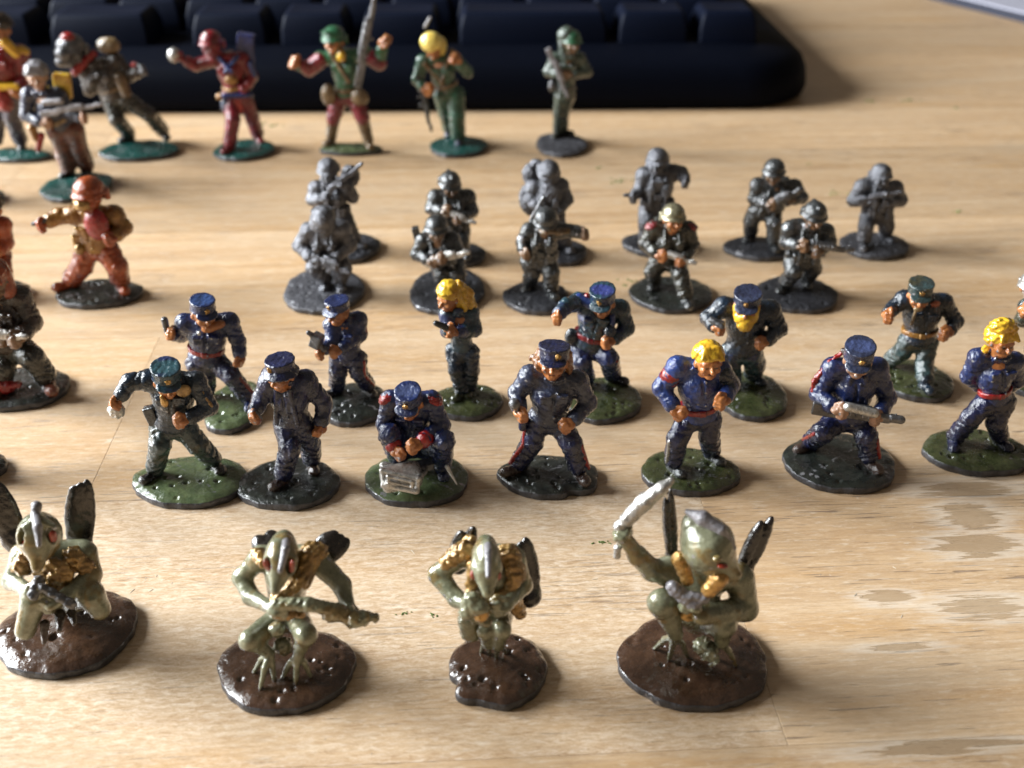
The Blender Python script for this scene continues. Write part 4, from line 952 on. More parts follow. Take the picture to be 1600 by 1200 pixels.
f, j = soldier("bare bluish grey metal soldier with goggles on helmet and both elbows out", (1311, 1419, 360, 408), 'greybaselight', 41, GG,
  G(H=(1376, 279, 1.2), yaw=6, tilt=8, S=((1347, 292, .2), (1399, 294, 0)), E=((1333, 313, .2), (1408, 313, .2)), W=((1357, 315, 2.4), (1389, 318, 2.4)), P=(1370, 334, 0),
    K=((1353, 353), (1385, 353)), A=((1349, 384), (1383, 371)), toes=(-15, 25), k=.98, bulk=1.05, **gl), H2)
f.extra('goggles', 'pewterlight', [('e', (1386, 268, 1.6), (.9, .6, 1.0))])
gun(f, (1340, 312, 2.8), (1408, 300, 3.6), 'pewter', 1.04, mag=False)

FAT = 1.32
# ================= back rows
H3 = .2
rg = 'adventurer_figurine'
def adv(label, base, bmat, seed, d, h=H3, **kw):
    d['hk'] = d.get('hk', 1.0)*1.14
    f = Fig(rg, label, 'figurine', RG, base, bmat, seed, h, **kw); return f, human(f, d)
f, j = adv("red coated miniature in dark purple trousers on green base, cut off by the frame", (-26, 79, 231, 256), 'tealbase', 51,
  G(H=(0, 48, 1), yaw=-10, tilt=10, S=((-30, 80, 0), (32, 84, 0)), E=((-40, 110, 0), (38, 118, 0)), W=((-30, 130, 2), (30, 138, 2)), P=(4, 140, 0), K=((-6, 180), (18, 182)), A=((-4, 222), (34, 228)), k=1.2,
    jacket='crimson', trousers='darkpurple', cap='rust', hg='hair', hair='darkbrown', belt='yellow', bulk=1.15, epaulette='yellow'))
f.extra('yellow_sash', 'yellow', [('s', (8, 66, 2.2), (26, 84, 1.6), 1.2, 1.0), ('s', (-4, 136, 3.2), (26, 136, 2.8), .8)])
f.extra('coat_skirt', 'red', [('s', (2, 146, 1.5), (8, 162, 1.8), 2.2, 1.9)], noise=.06)
f, j = adv("grey haired miniature with yellow shoulder bag, brown breeches and double white gun", (69, 172, 266, 318), 'tealbase', 52,
  G(H=(58, 121, 2.5), yaw=14, tilt=14, S=((45, 148, 1), (92, 148, .4)), E=((41, 180, 1.2), (108, 178, 1.0)), W=((66, 192, 3), (128, 183, 3.4)), P=(100, 200, 0), K=((97, 226), (122, 228)), A=((108, 272), (137, 268)), toes=(-15, 5), k=1.05,
    jacket='slate', trousers='brown', boots='bootdark', hg='hair', hair='crest', skin='skinpale', belt='tan', tr=1.15, pockets=0))
gun(f, (62, 176, 3.6), (158, 163, 4.2), 'crest', 1.1, fat=1.2, mag=False)
f.extra('upper_barrel', 'crest', [('s', (70, 160, 3.8), (95, 158, 4), .7)])
f.extra('shoulder_bag', 'yellow', [('b', (98, 134, -1.0), (1.7, .9, 2.6), 0, 0, -4)])
f.extra('sash', 'red', [('s', (64, 212, 1.5), (60, 234, 1.5), .8, .6)]); f.extra('pouch', 'ochre', [('s', (50, 200, 1.5), (56, 216, 1.5), 1.0, .8)])
f, j = adv("lunging creature miniature in grey helmet with red scarf and tan bedroll", (158, 279, 217, 254), 'tealbase', 53,
  G(H=(112, 84, 2.0), yaw=-40, tilt=14, S=((134, 112, 1.0), (182, 96, 0)), E=((140, 140, 1.6), (203, 118, .4)), W=((146, 122, 3), (218, 112, 1.2)), P=(182, 150, 0), K=((182, 186, 1.6), (232, 178, -.4)), A=((203, 217), (256, 212)), toes=(-30, 30), k=1.12, hk=1.18,
    jacket='darkbrown', trousers='darkolive', boots='blackgrey', hg='helmet', cap='gunmetal', skin='gunmetal', belt='khaki', bulk=1.1))
f.extra('muzzle', 'gunmetal', [('e', (100, 84, 4.2), (2.0, 2.0, 1.9)), ('e', (97, 96, 4.6), (1.6, 1.6, 1.2))])
f.extra('helmet_crest', 'red', [('e', (106, 58, 3.0), (1.7, 1.5, 1.1))])
f.extra('scarf', 'red', [('s', (118, 112, 2.6), (146, 84, 1.2), 1.0, .9)], noise=.08)
f.extra('bedroll', 'tan', [('e', (170, 71, -.5), (2.6, 1.8, 1.9))], noise=.08)
f.extra('arm_guard', 'khaki', [('s', (187, 122, 1.8), (197, 146, 2.0), 1.5, 1.2)])
f.extra('cuff', 'red', [('e', (210, 101, 1.2), (.9, .8, .7))])
f, j = adv("red armoured miniature with blue pack stretching out an arm with silver orb", (336, 428, 215, 254), 'tealbase', 54,
  G(H=(330, 72, 1.6), yaw=-30, tilt=10, S=((336, 93, .6), (378, 92, 0)), E=((306, 102, 1.4), (394, 118, .2)), W=((284, 92, 2.6), (386, 134, 1.8)), P=(369, 148, 0), K=((364, 187), (394, 184)), A=((359, 234), (404, 218)), toes=(-20, 25), k=1.05,
    jacket='crimson', trousers='maroon', boots='crimson', hg='helmet', cap='crimson', skin='crimson', belt='ochre', bulk=1.05, slv=(.7, 1)))
f.extra('silver_orb', 'silver', [('e', (272, 86, 3.2), (1.5, 1.4, 1.7))])
f.extra('helmet_top', 'silver', [('e', (325, 55, 2.2), (1.3, 1.1, .8))])
f.extra('pack', 'glassblue', [('b', (383, 84, -1.2), (1.9, 1.3, 4.6), 0, 0, -10), ('s', (390, 60, -1), (396, 120, -.6), .9, .8)])
f.extra('harness', 'glassblue', [('s', (342, 90, 2.4), (362, 112, 3.4), .5), ('s', (372, 88, 1.8), (352, 112, 3.4), .5), ('s', (350, 150, 2.6), (392, 148, 2.0), .7), ('s', (392, 100, 1.2), (398, 118, 1.2), .8, .6)])
f.extra('apron', 'ochre', [('e', (361, 125, 2.6), (1.6, .8, 1.2))]); f.extra('loin_panel', 'red', [('b', (372, 166, 1.6), (1.2, .5, 1.9))]); f.extra('thigh_pad', 'slate', [('e', (352, 166, 1.8), (1.1, .8, 1.9))]); f.extra('purse', 'ochre', [('e', (345, 151, 1.6), (1.2, .8, .9))])
f, j = adv("miniature in green peaked helmet and maroon shorts with tall upright machine gun", (501, 596, 222, 245), 'greenbase', 55,
  G(H=(522, 66, 1.6), yaw=-20, tilt=10, S=((501, 92, .2), (572, 84, 0)), E=((482, 108, .6), (593, 99, .4)), W=((466, 101, 2.4), (598, 72, 1.6)), P=(542, 148, 0), K=((521, 185), (566, 184)), A=((518, 222), (576, 226)), toes=(-20, 15), k=1.1,
    jacket='helmgreen', trousers='maroon', boots='khaki', hg='helmet', cap='helmgreen', skin='skin', belt='khaki', beltz=.9, shorts='khaki', bulk=1.0, handk=1.4))
f.extra('sleeve', 'maroon', [('r', (500, 94, .6), (483, 108, .8), 1.85, 1.7, .1, 1.3), ('r', (483, 108, .8), (472, 102, 2.2), 1.6, 1.35, .1, 1.2)]); f.extra('sleeve', 'maroon', [('r', (580, 90, .4), (593, 99, .6), 1.85, 1.7, .1, 1.3)])
gun(f, (556, 136, 3.4), (587, -16, 4.4), 'gunmetal', 1.15, fat=1.5, name='machine_gun', mag=True, upv=(-1, 0, 0))
f.extra('scarf', 'yellow', [('e', (533, 88, 3), (1.0, .8, 1.3))], noise=.08)
f.extra('helmet_peak', 'helmgreen', [('e', (512, 50, 3), (1.6, 1.4, .4))])
f.extra('bandolier', 'khaki', [('s', (517, 84, 2.6), (545, 128, 2.8), .5), ('e', (513, 148, 2.2), (1.7, 1.1, 2.6)), ('e', (562, 152, 2.2), (2.1, 1.1, 2.0))])
f, j = adv("green clad miniature with smooth yellow hair, head bowed, leather straps and dark rifle", (671, 762, 210, 248), 'tealbase', 56,
  G(H=(678, 76, 2.4), yaw=-6, tilt=45, S=((661, 96, .8), (712, 94, .2)), E=((652, 124, 1.0), (731, 112, .6)), W=((662, 136, 2.4), (717, 97, 3.6)), P=(701, 144, 0), K=((698, 178), (714, 182)), A=((703, 208), (716, 222)), toes=(-10, 5), k=1.05,
    jacket='soldgreen', trousers='soldgreen', boots='slate', skin='skin', belt='khaki', bulk=.95, tr=1.15, hg='none', handk=1.35, hipw=1.1))
f.extra('hair', 'yellowpale', [('e', (674, 66, 3.0), (2.6, 2.2, 2.4)), ('e', (688, 72, 1.6), (1.6, 1.8, 2.2))], noise=.04)
gun(f, (655, 118, 2.2), (674, 204, 3.4), 'blackgrey', 1.1, mag=True, upv=(1, 0, 0)); f.extra('slung_rifle_barrel', 'crest', [('s', (664, 42, -1.0), (672, 28, -1.2), .4)])
f.extra('leather_strap', 'khaki', [('s', (664, 100, 2.4), (692, 132, 2.6), .5), ('s', (700, 92, 2.2), (690, 132, 2.6), .5), ('s', (706, 80, .4), (716, 88, 1), .7)])
f, j = adv("slim hooded grey-green miniature holding a light grey rifle across the chest", (838, 916, 205, 248), 'greybaselight', 57,
  G(H=(893, 68, 1.6), yaw=20, tilt=14, S=((867, 92, .4), (906, 92, 0)), E=((857, 112, .4), (918, 112, .2)), W=((873, 116, 2.4), (893, 117, 2.4)), P=(883, 146, 0), K=((873, 176), (880, 178)), A=((871, 211), (880, 208)), toes=(-20, 60), k=.95,
    jacket='fieldgreen', trousers='fieldgreen', boots='darkolive', skin='skindark', hg='helmet', cap='helmgreen', belt='blackgrey', hipw=.7, tr=.9), domed=.1)
f.extra('hood', 'fieldgreen', [('e', (885, 54, 1.4), (2.1, 2.1, 1.9)), ('s', (879, 60, .8), (880, 84, .8), 1.2, 1.0)], noise=.05)
gun(f, (858, 74, 3.2), (887, 150, 3.4), 'crest', 1.0, fat=1.3, mag=False, upv=(1, 0, 0)); f.extra('pistol_holster', 'gunmetal', [('e', (862, 134, 1), (.8, .8, 1.5))])

f, j = adv("orange-brown miniature with golden mask and red chest plate stretching out a dark pistol", (88, 223, 434, 484), 'blackbase', 58,
  G(H=(140, 309, 1.8), yaw=-25, tilt=10, S=((118, 336, .6), (178, 336, 0)), E=((92, 338, 1.2), (194, 356, .2)), W=((74, 347, 2.4), (180, 369, 2.2)), P=(151, 386, 0), K=((128, 416), (183, 416)), A=((112, 446), (190, 449)), toes=(-55, 30), k=1.08,
    jacket='ochre', trousers='rust', boots='rust', hg='helmet', cap='rust', skin='rust', belt='ochre', bulk=1.05, tr=1.08), .2)
f.extra('mask', 'golddark', [('e', (130, 319, 3.2), (1.5, 1.5, 1.3)), ('e', (124, 315, 3.2), (1.0, 1.2, 1.2))], noise=.05)
f.extra('chest_plate', 'red', [('e', (151, 351, 2.6), (2.1, 1.1, 2.8))])
f.extra('pistol', 'gunmetal', [('s', (70, 345, 3), (52, 350, 3.6), .55, .4)]); f.extra('hip_pack', 'ochre', [('b', (123, 376, 1), (.9, .8, 1.2))]); f.extra('knee_pad', 'golddark', [('e', (124, 390, 2), (.9, .7, 1.0))])
f, j = adv("dark glossy miniature with silver gun and red cloth on its black base", (-48, 107, 570, 646), 'blackbase', 59,
  G(H=(-12, 442, 2), yaw=10, tilt=20, S=((-28, 466, 0), (30, 464, 0)), E=((-36, 500, .6), (50, 504, .4)), W=((-10, 524, 3), (34, 524, 3)), P=(10, 540, 0), K=((4, 575), (50, 558)), A=((6, 606), (76, 602)), toes=(-10, 30), k=1.12,
    jacket='darkbrown', trousers='darkolive', boots='brown', hg='hair', hair='rust', skin='skindark', bulk=1.05), .2)
gun(f, (-40, 520, 4), (40, 526, 4.4), 'silver', 1.1, fat=1.2, mag=False); f.extra('shoulder_guard', 'rust', [('s', (0, 428, 1), (14, 455, 1), 1.5, 1.2)]); f.extra('red_cloth', 'red', [('s', (-10, 612, 3), (30, 600, 3), 1.0, .5), ('s', (-20, 590, 3), (10, 604, 3), 1.2, 1.0)], noise=.08)
f, j = adv("rust coloured miniature half hidden beyond the frame, behind the glossy dark one", (-42, 48, 436, 472), 'blackbase', 60,
  G(H=(-16, 330, 1.6), yaw=0, tilt=10, S=((-38, 352, 0), (4, 352, 0)), E=((-44, 380, .4), (10, 380, .4)), W=((-30, 392, 2), (0, 392, 2)), P=(-14, 396, 0), K=((-22, 425), (4, 425)), A=((-22, 450), (12, 456)), k=1.0, jacket='rust', trousers='rust', boots='darkbrown', hg='hair', hair='darkbrown'), .27)
f, j = adv("dark miniature beyond the frame near the teal bases, only its black base edge showing", (-90, 8, 292, 322), 'blackbase', 61,
  G(H=(-44, 180, 1.6), yaw=0, tilt=10, S=((-66, 200, 0), (-22, 200, 0)), E=((-70, 226, .4), (-16, 226, .4)), W=((-60, 240, 2), (-28, 240, 2)), P=(-44, 246, 0), K=((-54, 275), (-32, 275)), A=((-54, 304), (-30, 306)), k=1.0, jacket='slate', trousers='darkolive', boots='darkbrown', hg='helmet', cap='gunmetal'), .3)
f, j = adv("miniature beyond the frame, only the rim of its black base showing behind the kneeling alien", (-96, 8, 700, 764), 'blackbase', 62,
  G(H=(-60, 570, 1.6), yaw=0, tilt=10, S=((-84, 590, 0), (-24, 590, 0)), E=((-90, 624, .4), (-20, 624, .4)), W=((-80, 644, 2), (-30, 644, 2)), P=(-54, 650, 0), K=((-66, 690), (-34, 690)), A=((-66, 726), (-28, 726)), k=1.0, jacket='tealdark', trousers='darkolive', boots='darkbrown', hg='kepi', cap='teal'), .3)
# ================= winged bird-headed aliens of the front row
def alien(label, base, seed, d, **kw):
    fig = Fig('alien_figurine', label, 'figurine', AG, base, 'brownbase', seed, .15, domed=.6, **kw); p = fig.p
    f = fig.field(.014, 1.6)
    for q in d['body']:
        if q[0] == 's': f.seg(p(q[1]), p(q[2]), q[3]*(1.1 if q[3] < 1.5 else 1), q[4]*(1.1 if q[4] < 1.5 and q[3] < 1.5 else 1), q[5] if len(q) > 5 else .4)
        elif q[0] == 'e': f.ell(p(q[1]), q[2], frame(*(list(q[3:])+[0, 0, 0])[:3]), .45)
        elif q[0] == '-e': f.ell(p(q[1]), q[2], frame(*(list(q[3:])+[0, 0, 0])[:3]), .12, True)
        elif q[0] == '-s': f.seg(p(q[1]), p(q[2]), q[3], q[4], .1, sub=True)
    # ankles and three long toes each, down on the base
    for ank, toes in d.get('feet', []):
        a = p(ank) if len(ank) == 3 else fig.g(ank, 2.6)
        for t in toes:
            e = fig.g(t, 1.75); m = (a+e)/2+np.array([0, 0, .45])
            f.seg(a, m, .42, .36, .2); f.seg(m, e, .36, .22, .1)
    for (w, dr, sd) in d.get('hands', []): hand(f, p(w), np.array(dr, float), None, 1.35, sd)
    part('body', f, 'alien', fig.root, [(p(q[0]), q[1], q[2]) for q in d.get('marks', [])])
    for ank, toes in d.get('feet', []):
        for t in toes:
            a = p(ank) if len(ank) == 3 else fig.g(ank, 2.6); e = fig.g(t, 1.75); v = (e-a)/np.linalg.norm(e-a); fc = Field(.16)
            fc.seg(e-v*.2, e+v*.9+np.array([0, 0, -.25]), .26, .10, .1); part('claw', fc, 'claw', fig.root)
    for name, mat, prims, nz in d['extras']: fig.extra(name, mat, prims, noise=nz)
    for w in d['wings']: wing(fig, *w)
    return fig
def wing(fig, a, b, w, t=.55, nf=3, lean=0, sp=(1, 0, 0)):
    """folded wing from root a to tip b: long overlapping feathers side by side"""
    a, b = fig.p(a), fig.p(b); ax = b-a; ln = np.linalg.norm(ax); ax /= ln
    s = np.array(sp, float); s = s-ax*(s@ax); s /= np.linalg.norm(s); n = np.cross(ax, s)
    f = Field(.15); f.noise(.02, 1.4, fig.seed)
    for i in range(nf):                       # flat overlapping feathers, the outer one longest
        o = (i-(nf-1)/2)/max(nf-1, 1); L_ = ln*(1-.09*(nf-1-i)/max(nf-1, 1)); c = a+ax*L_*.5+s*o*.8*w+n*t*.25*(i-1)
        f.ell(c, (w*.62, t*.75, L_*.54), np.array([s, n, ax]), .12)
        f.seg(a+s*o*.8*w+n*t*(.75+.25*(i-1)), a+ax*L_*.92+s*o*.7*w+n*t*(.4+.25*(i-1)), .15, .10, .08)
        for q in (-1, 1): f.seg(a+s*(o*.8*w+q*.3*w)+n*t*(.95+.25*(i-1)), a+ax*L_*.85+s*(o*.7*w+q*.28*w)+n*t*(.75+.25*(i-1)), .14, .10, .05, sub=True)
    f.ell(a, (w*.9, t*1.3, w*.9), np.array([s, n, ax]), .5)
    part('wing', f, 'wing', fig.root)
# leftmost, kneeling
alien("kneeling green alien with two tall upright dark wings and gold chest", (4, 210, 915, 1065), 71, G(
  body=[('s', (96, 936, -1.5), (84, 880, .5), 1.7, 2.1), ('s', (38, 868, .2), (128, 864, -.4), 1.35, 1.35, .7),
        ('e', (62, 837, 2.6), (2.05, 2.4, 2.8), -6, 40), ('s', (58, 812, 3.4), (38, 826, 4.2), .42, .34), ('s', (64, 812, 3.4), (84, 824, 4.0), .42, .34), ('s', (62, 848, 3.6), (58, 886, 5.2), 1.35, .55, .6),
        ('-e', (38, 838, 4.3), (.5, .9, 1.1), -30, 20), ('-e', (82, 836, 3.9), (.5, .9, 1.1), 30, 20),
        ('s', (34, 872, .6), (18, 908, 1.6), 0.99, 0.85), ('s', (18, 908, 1.6), (44, 922, 4.4), 0.85, 0.63),
        ('s', (134, 866, 0), (144, 898, 1.0), 1.12, 0.90), ('s', (144, 898, 1.0), (92, 938, 4.6), 0.90, 0.63),
        ('s', (88, 938, -.5), (54, 936, 4.2), 1.6, 1.35), ('s', (54, 936, 4.2), (40, 984, 5.0), 1.22, 0.99),
        ('s', (104, 936, -.5), (142, 930, 2.6), 1.6, 1.4), ('s', (142, 930, 2.6), (156, 952, 2.8), 1.26, 1.03)],
  feet=[], hands=[((44, 922, 4.4), (.9, -.5, -.2), 1), ((88, 941, 4.8), (-.9, -.3, -.3), -1)],
  marks=[],
  extras=[('crest', 'crest', [('s', (57, 791, 2.6), (55, 806, 3.2), 0.56, 0.41), ('s', (55, 806, 3.2), (59, 824, 5.2), 0.45, 0.45), ('s', (59, 824, 5.2), (61, 852, 6.4), 0.45, 0.27)], 0),
          ('eye', 'eyered', [('e', (40, 850, 4.2), (.36, .4, .55), -30, 15)], 0), ('eye', 'eyered', [('e', (83, 838, 3.9), (.42, .4, .8), 25, 15)], 0),
          ('chest_armour', 'golddark', [('e', (84, 897, 2.4), (2.1, 1.0, 2.0), 0, 0), ('e', (84, 903, 3.2), (.8, .6, .8)), ('e', (36, 884, 2.0), (1.2, 1.0, 1.1))], .07),
          ('shoulder_armour', 'golddark', [('s', (46, 858, 1.6), (34, 880, 1.8), 0.99, 0.81), ('s', (116, 872, 1.0), (134, 884, 1.0), 1.26, 1.08)], .1),
          ('weapon', 'gunmetal', [('s', (60, 908, 4.2), (52, 930, 5.2), 0.63, 0.54), ('s', (66, 918, 4.8), (112, 944, 5.2), 0.45, 0.54)], .05),
          ('claw', 'claw', [('s', (70, 975, 5.0), (69, 1004, 6.0), 0.50, 0.25)], 0), ('claw', 'claw', [('s', (94, 960, 4.6), (92, 984, 6.4), 0.59, 0.32)], 0), ('claw', 'claw', [('s', (112, 958, 4.4), (116, 974, 5.6), 0.50, 0.27)], 0)],
  wings=[((124, 852, -2.4), (126, 752, -2.8), 1.55, .6), ((24, 846, -1.6), (-12, 758, -2.4), 1.6, .6)]))
alien("crouching green alien with red slit eyes aiming a long green rifle sideways", (341, 555, 975, 1119), 72, G(
  body=[('s', (448, 966, -1.4), (448, 900, 1.2), 1.6, 2.1), ('s', (408, 872, .6), (492, 872, 0), 1.2, 1.25, .7),
        ('e', (441, 868, 3.2), (1.5, 2.1, 2.6), -4, 50), ('s', (444, 846, 3.4), (420, 872, 4.6), .42, .34), ('s', (446, 846, 3.4), (458, 872, 4.6), .42, .34), ('s', (439, 884, 4.6), (430, 922, 6.4), 1.35, .42, .7), ('s', (444, 842, 2.2), (443, 856, 3.2), .8, 1.1, .5),
        ('-e', (416, 884, 5.4), (.5, .8, 1.0), -35, 30), ('-e', (455, 886, 5.4), (.5, .8, 1.0), 35, 30),
        ('s', (404, 874, .8), (378, 902, 1.0), 0.95, 0.83), ('s', (378, 902, 1.0), (392, 932, 2.6), 0.85, 0.77), ('s', (392, 932, 2.6), (424, 950, 4.8), 0.77, 0.54),
        ('s', (496, 876, .2), (534, 914, 1.4), 1.12, 0.85), ('s', (534, 914, 1.4), (546, 954, 3.8), 0.85, 0.59),
        ('s', (436, 966, -1), (390, 1000, 3.0), 1.22, 0.99), ('s', (390, 1000, 3.0), (420, 1020, 2.2), 0.90, 0.50),
        ('s', (462, 962, -1), (478, 992, 2.8), 1.22, 1.03), ('s', (478, 992, 2.8), (466, 1024, 2.6), 0.95, 0.50)],
  feet=[((422, 1022, 2.4), [(397, 1050), (407, 1076), (429, 1064)]), ((466, 1024, 2.8), [(441, 1060), (462, 1068), (486, 1058)])],
  hands=[((424, 950, 4.8), (.9, -.4, -.2), 1), ((544, 952, 3.8), (.7, -.6, -.3), -1)],
  extras=[('crest', 'crest', [('s', (447, 840, 2.6), (446, 858, 5.4), 0.45, 0.38), ('s', (446, 858, 5.4), (438, 892, 7.0), 0.38, 0.27)], 0),
          ('eye', 'eyered', [('e', (418, 884, 5.2), (.3, .35, .95), -35, 20)], 0), ('eye', 'eyered', [('e', (456, 885, 5.3), (.3, .35, .95), 35, 20)], 0),
          ('harness', 'golddark', [('s', (404, 866, 1.4), (410, 880, 2.6), 0.72, 0.54), ('s', (486, 866, 1.0), (474, 906, 2.6), 1.17, 0.90), ('e', (494, 862, .8), (1.2, 1.1, .9)), ('s', (470, 906, 3.0), (432, 934, 4.0), 0.81, 0.63)], .07),
          ('rifle', 'alien', [('s', (432, 944, 5.4), (482, 944, 5.2), 0.50, 0.72), ('s', (482, 944, 5.2), (528, 954, 5.0), 0.72, 0.63), ('e', (518, 960, 5), (1.0, .7, .8)), ('s', (528, 956, 5), (548, 964, 5), 0.81, 0.85), ('s', (548, 964, 5), (572, 963, 5), 0.77, 0.63), ('s', (572, 963, 5), (586, 965, 5), 0.45, 0.45), ('e', (556, 968, 5.4), (.8, .8, .8)), ('e', (568, 969, 5.2), (.6, .6, .7))], .05),
          ('ammunition_belt', 'golddark', [('s', (432, 958, 5.0), (470, 960, 4.6), 0.50, 0.45)], .1), ('loin_knot', 'alien', [('e', (432, 984, 1.6), (.9, .8, .8)), ('e', (443, 1010, 1.2), (1.0, .8, 1.1))], .05)],
  wings=[((420, 862, -1.6), (412, 832, -3.0), 1.45, 1.0, 2), ((492, 874, -1.6), (538, 836, -3.0), 1.5, .85, 3)]))
alien("narrow hunched green alien with golden shoulders, on a brown base with side lobe", (704, 853, 983, 1112), 73, G(
  body=[('s', (776, 966, -.8), (764, 900, 1.2), 1.4, 2.0), ('s', (726, 868, .4), (798, 872, 0), 1.1, 1.3, .7),
        ('e', (760, 876, 3.4), (1.42, 2.1, 2.5), 4, 48), ('s', (759, 852, 3.4), (742, 884, 4.6), .4, .32), ('s', (762, 852, 3.4), (778, 884, 4.6), .4, .32), ('s', (760, 896, 4.8), (762, 926, 6.0), 1.2, .5, .7), ('s', (759, 848, 2.2), (760, 862, 3.0), .75, 1.0, .5),
        ('s', (724, 868, .4), (684, 896, .6), 0.90, 0.85), ('s', (684, 898, .6), (714, 936, 2.8), 0.90, 0.77), ('s', (714, 936, 2.8), (734, 948, 4.4), 0.77, 0.54),
        ('s', (800, 876, .2), (816, 914, .8), 1.26, 0.90), ('s', (816, 914, .8), (792, 944, 3.8), 0.90, 0.63),
        ('s', (766, 966, -.4), (758, 984, 2.0), 0.90, 0.81), ('s', (758, 984, 2.0), (762, 1006, 1.6), 0.77, 0.54), ('s', (786, 964, -.4), (784, 984, 2.0), 0.90, 0.85), ('s', (784, 984, 2.0), (778, 1008, 1.8), 0.81, 0.59)],
  feet=[((762, 1004, 1.8), [(752, 1018), (765, 1022)]), ((778, 1008, 2.0), [(776, 1028), (790, 1020)])], hands=[((734, 946, 4.2), (.8, -.5, -.3), 1), ((794, 942, 3.8), (-.8, -.5, -.3), -1)],
  extras=[('crest', 'crest', [('s', (761, 846, 2.6), (763, 862, 5.2), 0.45, 0.38), ('s', (763, 862, 5.2), (763, 900, 7.2), 0.38, 0.27)], 0),
          ('eye', 'eyered', [('e', (741, 897, 5.0), (.35, .5, .6), -35, 10)], 0), ('eye', 'eyered', [('e', (777, 898, 5.0), (.35, .5, .6), 35, 10)], 0),
          ('shoulder_armour', 'golddark', [('s', (726, 860, 1.0), (698, 878, 1.2), 1.03, 0.81), ('s', (734, 846, -.4), (738, 862, .4), 0.72, 0.72), ('s', (742, 884, 2.4), (736, 928, 3.0), 0.72, 0.54)], .07),
          ('back_armour', 'golddark', [('s', (794, 866, .8), (806, 896, 1.6), 1.12, 1.08), ('s', (806, 896, 1.6), (790, 930, 2.4), 0.99, 0.81), ('e', (776, 934, 2.6), (1.8, 1.0, 1.2)), ('s', (800, 930, 1.2), (812, 958, .6), 0.90, 0.68)], .07),
          ('weapon', 'alien', [('s', (736, 938, 5.0), (728, 958, 5.4), 0.90, 0.72), ('e', (748, 950, 5.4), (1.0, .8, .9)), ('s', (728, 958, 5.2), (760, 972, 4.4), 0.50, 0.54)], .05), ('grenade', 'gold', [('e', (752, 960, 5.6), (.7, .6, .9))], .06),
          ('satchel', 'alien', [('s', (732, 968, 1.4), (735, 988, 1.4), 1.12, 1.03)], .03)],
  wings=[((716, 880, -3.0), (731, 824, -1.6), 1.3, .9, 2), ((826, 930, -1.8), (812, 846, -1.2), 1.5, 1.0, 3)]), lobe=[(225, 13, .16), (205, 9, -.12)])
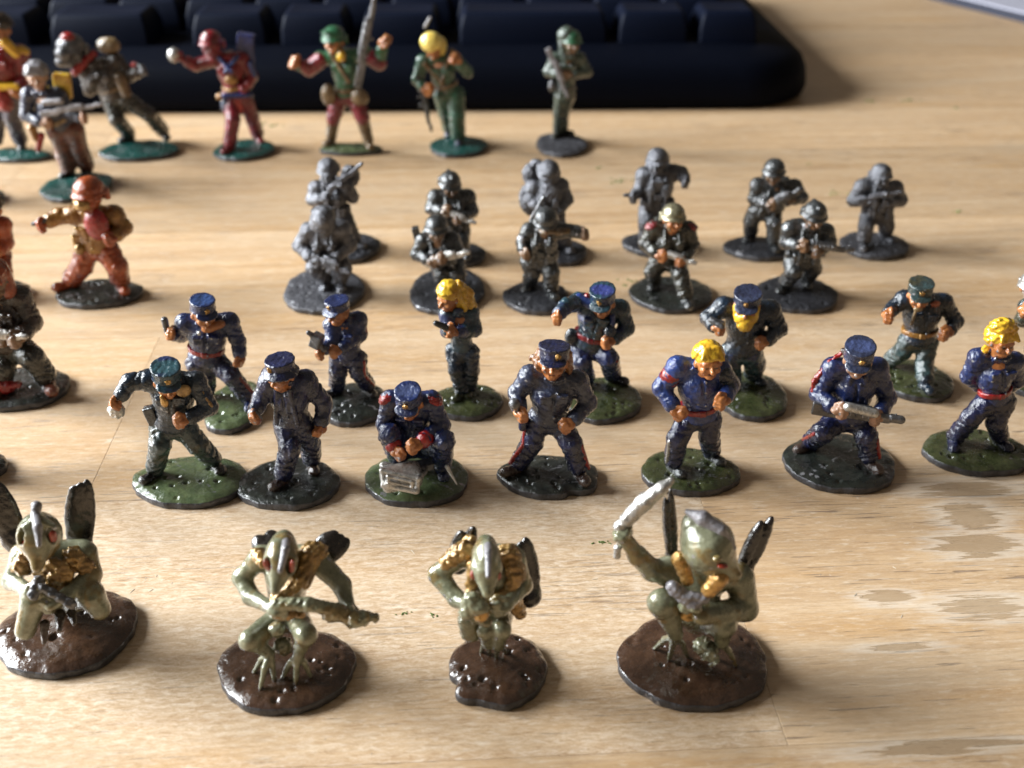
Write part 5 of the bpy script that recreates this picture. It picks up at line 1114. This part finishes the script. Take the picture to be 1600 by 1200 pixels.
alien("largest green alien, raising a broad silver knife above its bulbous crested head", (966, 1199, 955, 1115), 74, G(
  body=[('s', (1090, 966, -1.2), (1096, 908, .8), 1.7, 2.2), ('s', (1044, 892, .6), (1150, 900, 0), 1.4, 1.5, .8),
        ('e', (1104, 849, 3.4), (2.35, 2.8, 2.5), 22, 25, -38), ('s', (1084, 818, 2.6), (1106, 848, 3.6), 1.0, 2.2, .8), ('s', (1110, 856, 3.6), (1150, 897, 5.0), 2.25, .55, .9), ('s', (1098, 878, 4.0), (1138, 898, 4.6), 1.1, .7, .5),
        ('-e', (1091, 858, 6.6), (.35, .6, .35)), ('-s', (1118, 884, 6.9), (1142, 889, 6.4), .28, .25),
        ('s', (1044, 896, .8), (1018, 890, 1.2), 1.22, 0.99), ('s', (1018, 890, 1.2), (996, 868, 1.6), 1.03, 0.90), ('s', (996, 868, 1.6), (974, 838, 2.0), 0.81, 0.63),
        ('s', (1156, 904, 0), (1164, 950, .8), 1.40, 1.22), ('s', (1164, 950, .8), (1096, 962, 4.4), 1.22, 0.90),
        ('s', (1082, 960, -.6), (1034, 942, 3.4), 1.6, 1.45), ('s', (1034, 942, 3.4), (1056, 990, 3.2), 1.17, 0.72),
        ('s', (1100, 966, -.6), (1130, 976, 2.8), 1.6, 1.35), ('s', (1130, 976, 2.8), (1128, 1002, 2.6), 1.08, 0.72)],
  feet=[((1056, 994, 3.2), [(1022, 1014), (1045, 1032), (1075, 1028)]), ((1126, 1004, 2.8), [(1114, 1030), (1150, 1040)])],
  hands=[((970, 842, 2.0), (-.2, -.3, .9), 1), ((1090, 950, 4.8), (-.8, -.3, .5), -1)],
  extras=[('crest', 'crest', [('s', (1074, 800, 2.8), (1098, 810, 3.6), 0.29, 0.77), ('s', (1098, 810, 3.6), (1126, 828, 4.4), 0.77, 0.54), ('s', (1126, 828, 4.4), (1146, 856, 4.6), 0.54, 0.32)], 0),
          ('eye', 'eyered', [('e', (1129, 884, 6.1), (.6, .42, .20), 20, 0, -10)], 0), ('eye', 'eyered', [('e', (1106, 870, 7.4), (.3, .3, .3), 20, 0)], 0) if False else ('eyelid', 'alien', [('e', (1121, 873, 6.3), (.5, .4, .35), 20)], 0),
          ('knife', 'silver', [('s', (980, 812, 2.2), (1006, 785, 2.0), 0.72, 0.83), ('s', (1006, 785, 2.0), (1034, 763, 1.8), 0.83, 0.65), ('s', (1034, 763, 1.8), (1048, 751, 1.6), 0.63, 0.36), ('s', (964, 868, 2.0), (965, 856, 2.0), 0.38, 0.38), ('s', (968, 822, 2.2), (982, 832, 2.2), 0.63, 0.45)], .03),
          ('shoulder_strap', 'gold', [('s', (1062, 874, 2.6), (1074, 906, 3.4), 0.85, 0.63), ('-s', (1060, 874, 3.7), (1071, 908, 4.4), .12), ('-s', (1067, 872, 3.7), (1078, 906, 4.4), .12)], .03),
          ('shoulder_strap', 'gold', [('s', (1124, 902, 5.0), (1108, 922, 5.0), 0.99, 0.77), ('-s', (1126, 899, 6.3), (1108, 924, 6.1), .12), ('-s', (1119, 897, 6.2), (1102, 922, 6.1), .12)], .03),
          ('belt_clasp', 'gold', [('e', (1074, 952, 3.6), (.7, .6, .5)), ('e', (1076, 962, 3.8), (.8, .6, .5))], .05),
          ('pistol', 'crest', [('s', (1052, 918, 4.4), (1082, 946, 5.0), 0.72, 0.63), ('s', (1070, 930, 4.8), (1102, 936, 5.2), 0.54, 0.45), ('s', (1084, 948, 5.0), (1094, 934, 5.0), 0.63, 0.54)], .05),
          ('moss_clump', 'alien', [('e', (1100, 1010, 2.4), (1.0, 1.0, .9)), ('e', (1110, 1019, 3.0), (.8, .9, .9)), ('e', (1115, 1028, 3.6), (.5, .6, .7))], .16)],
  wings=[((1050, 868, -2.0), (1043, 768, -2.0), .75, .8, 2, 0, (1, 0, 0)), ((1160, 892, -1.8), (1199, 808, -2.2), 1.15, .95, 2)]))
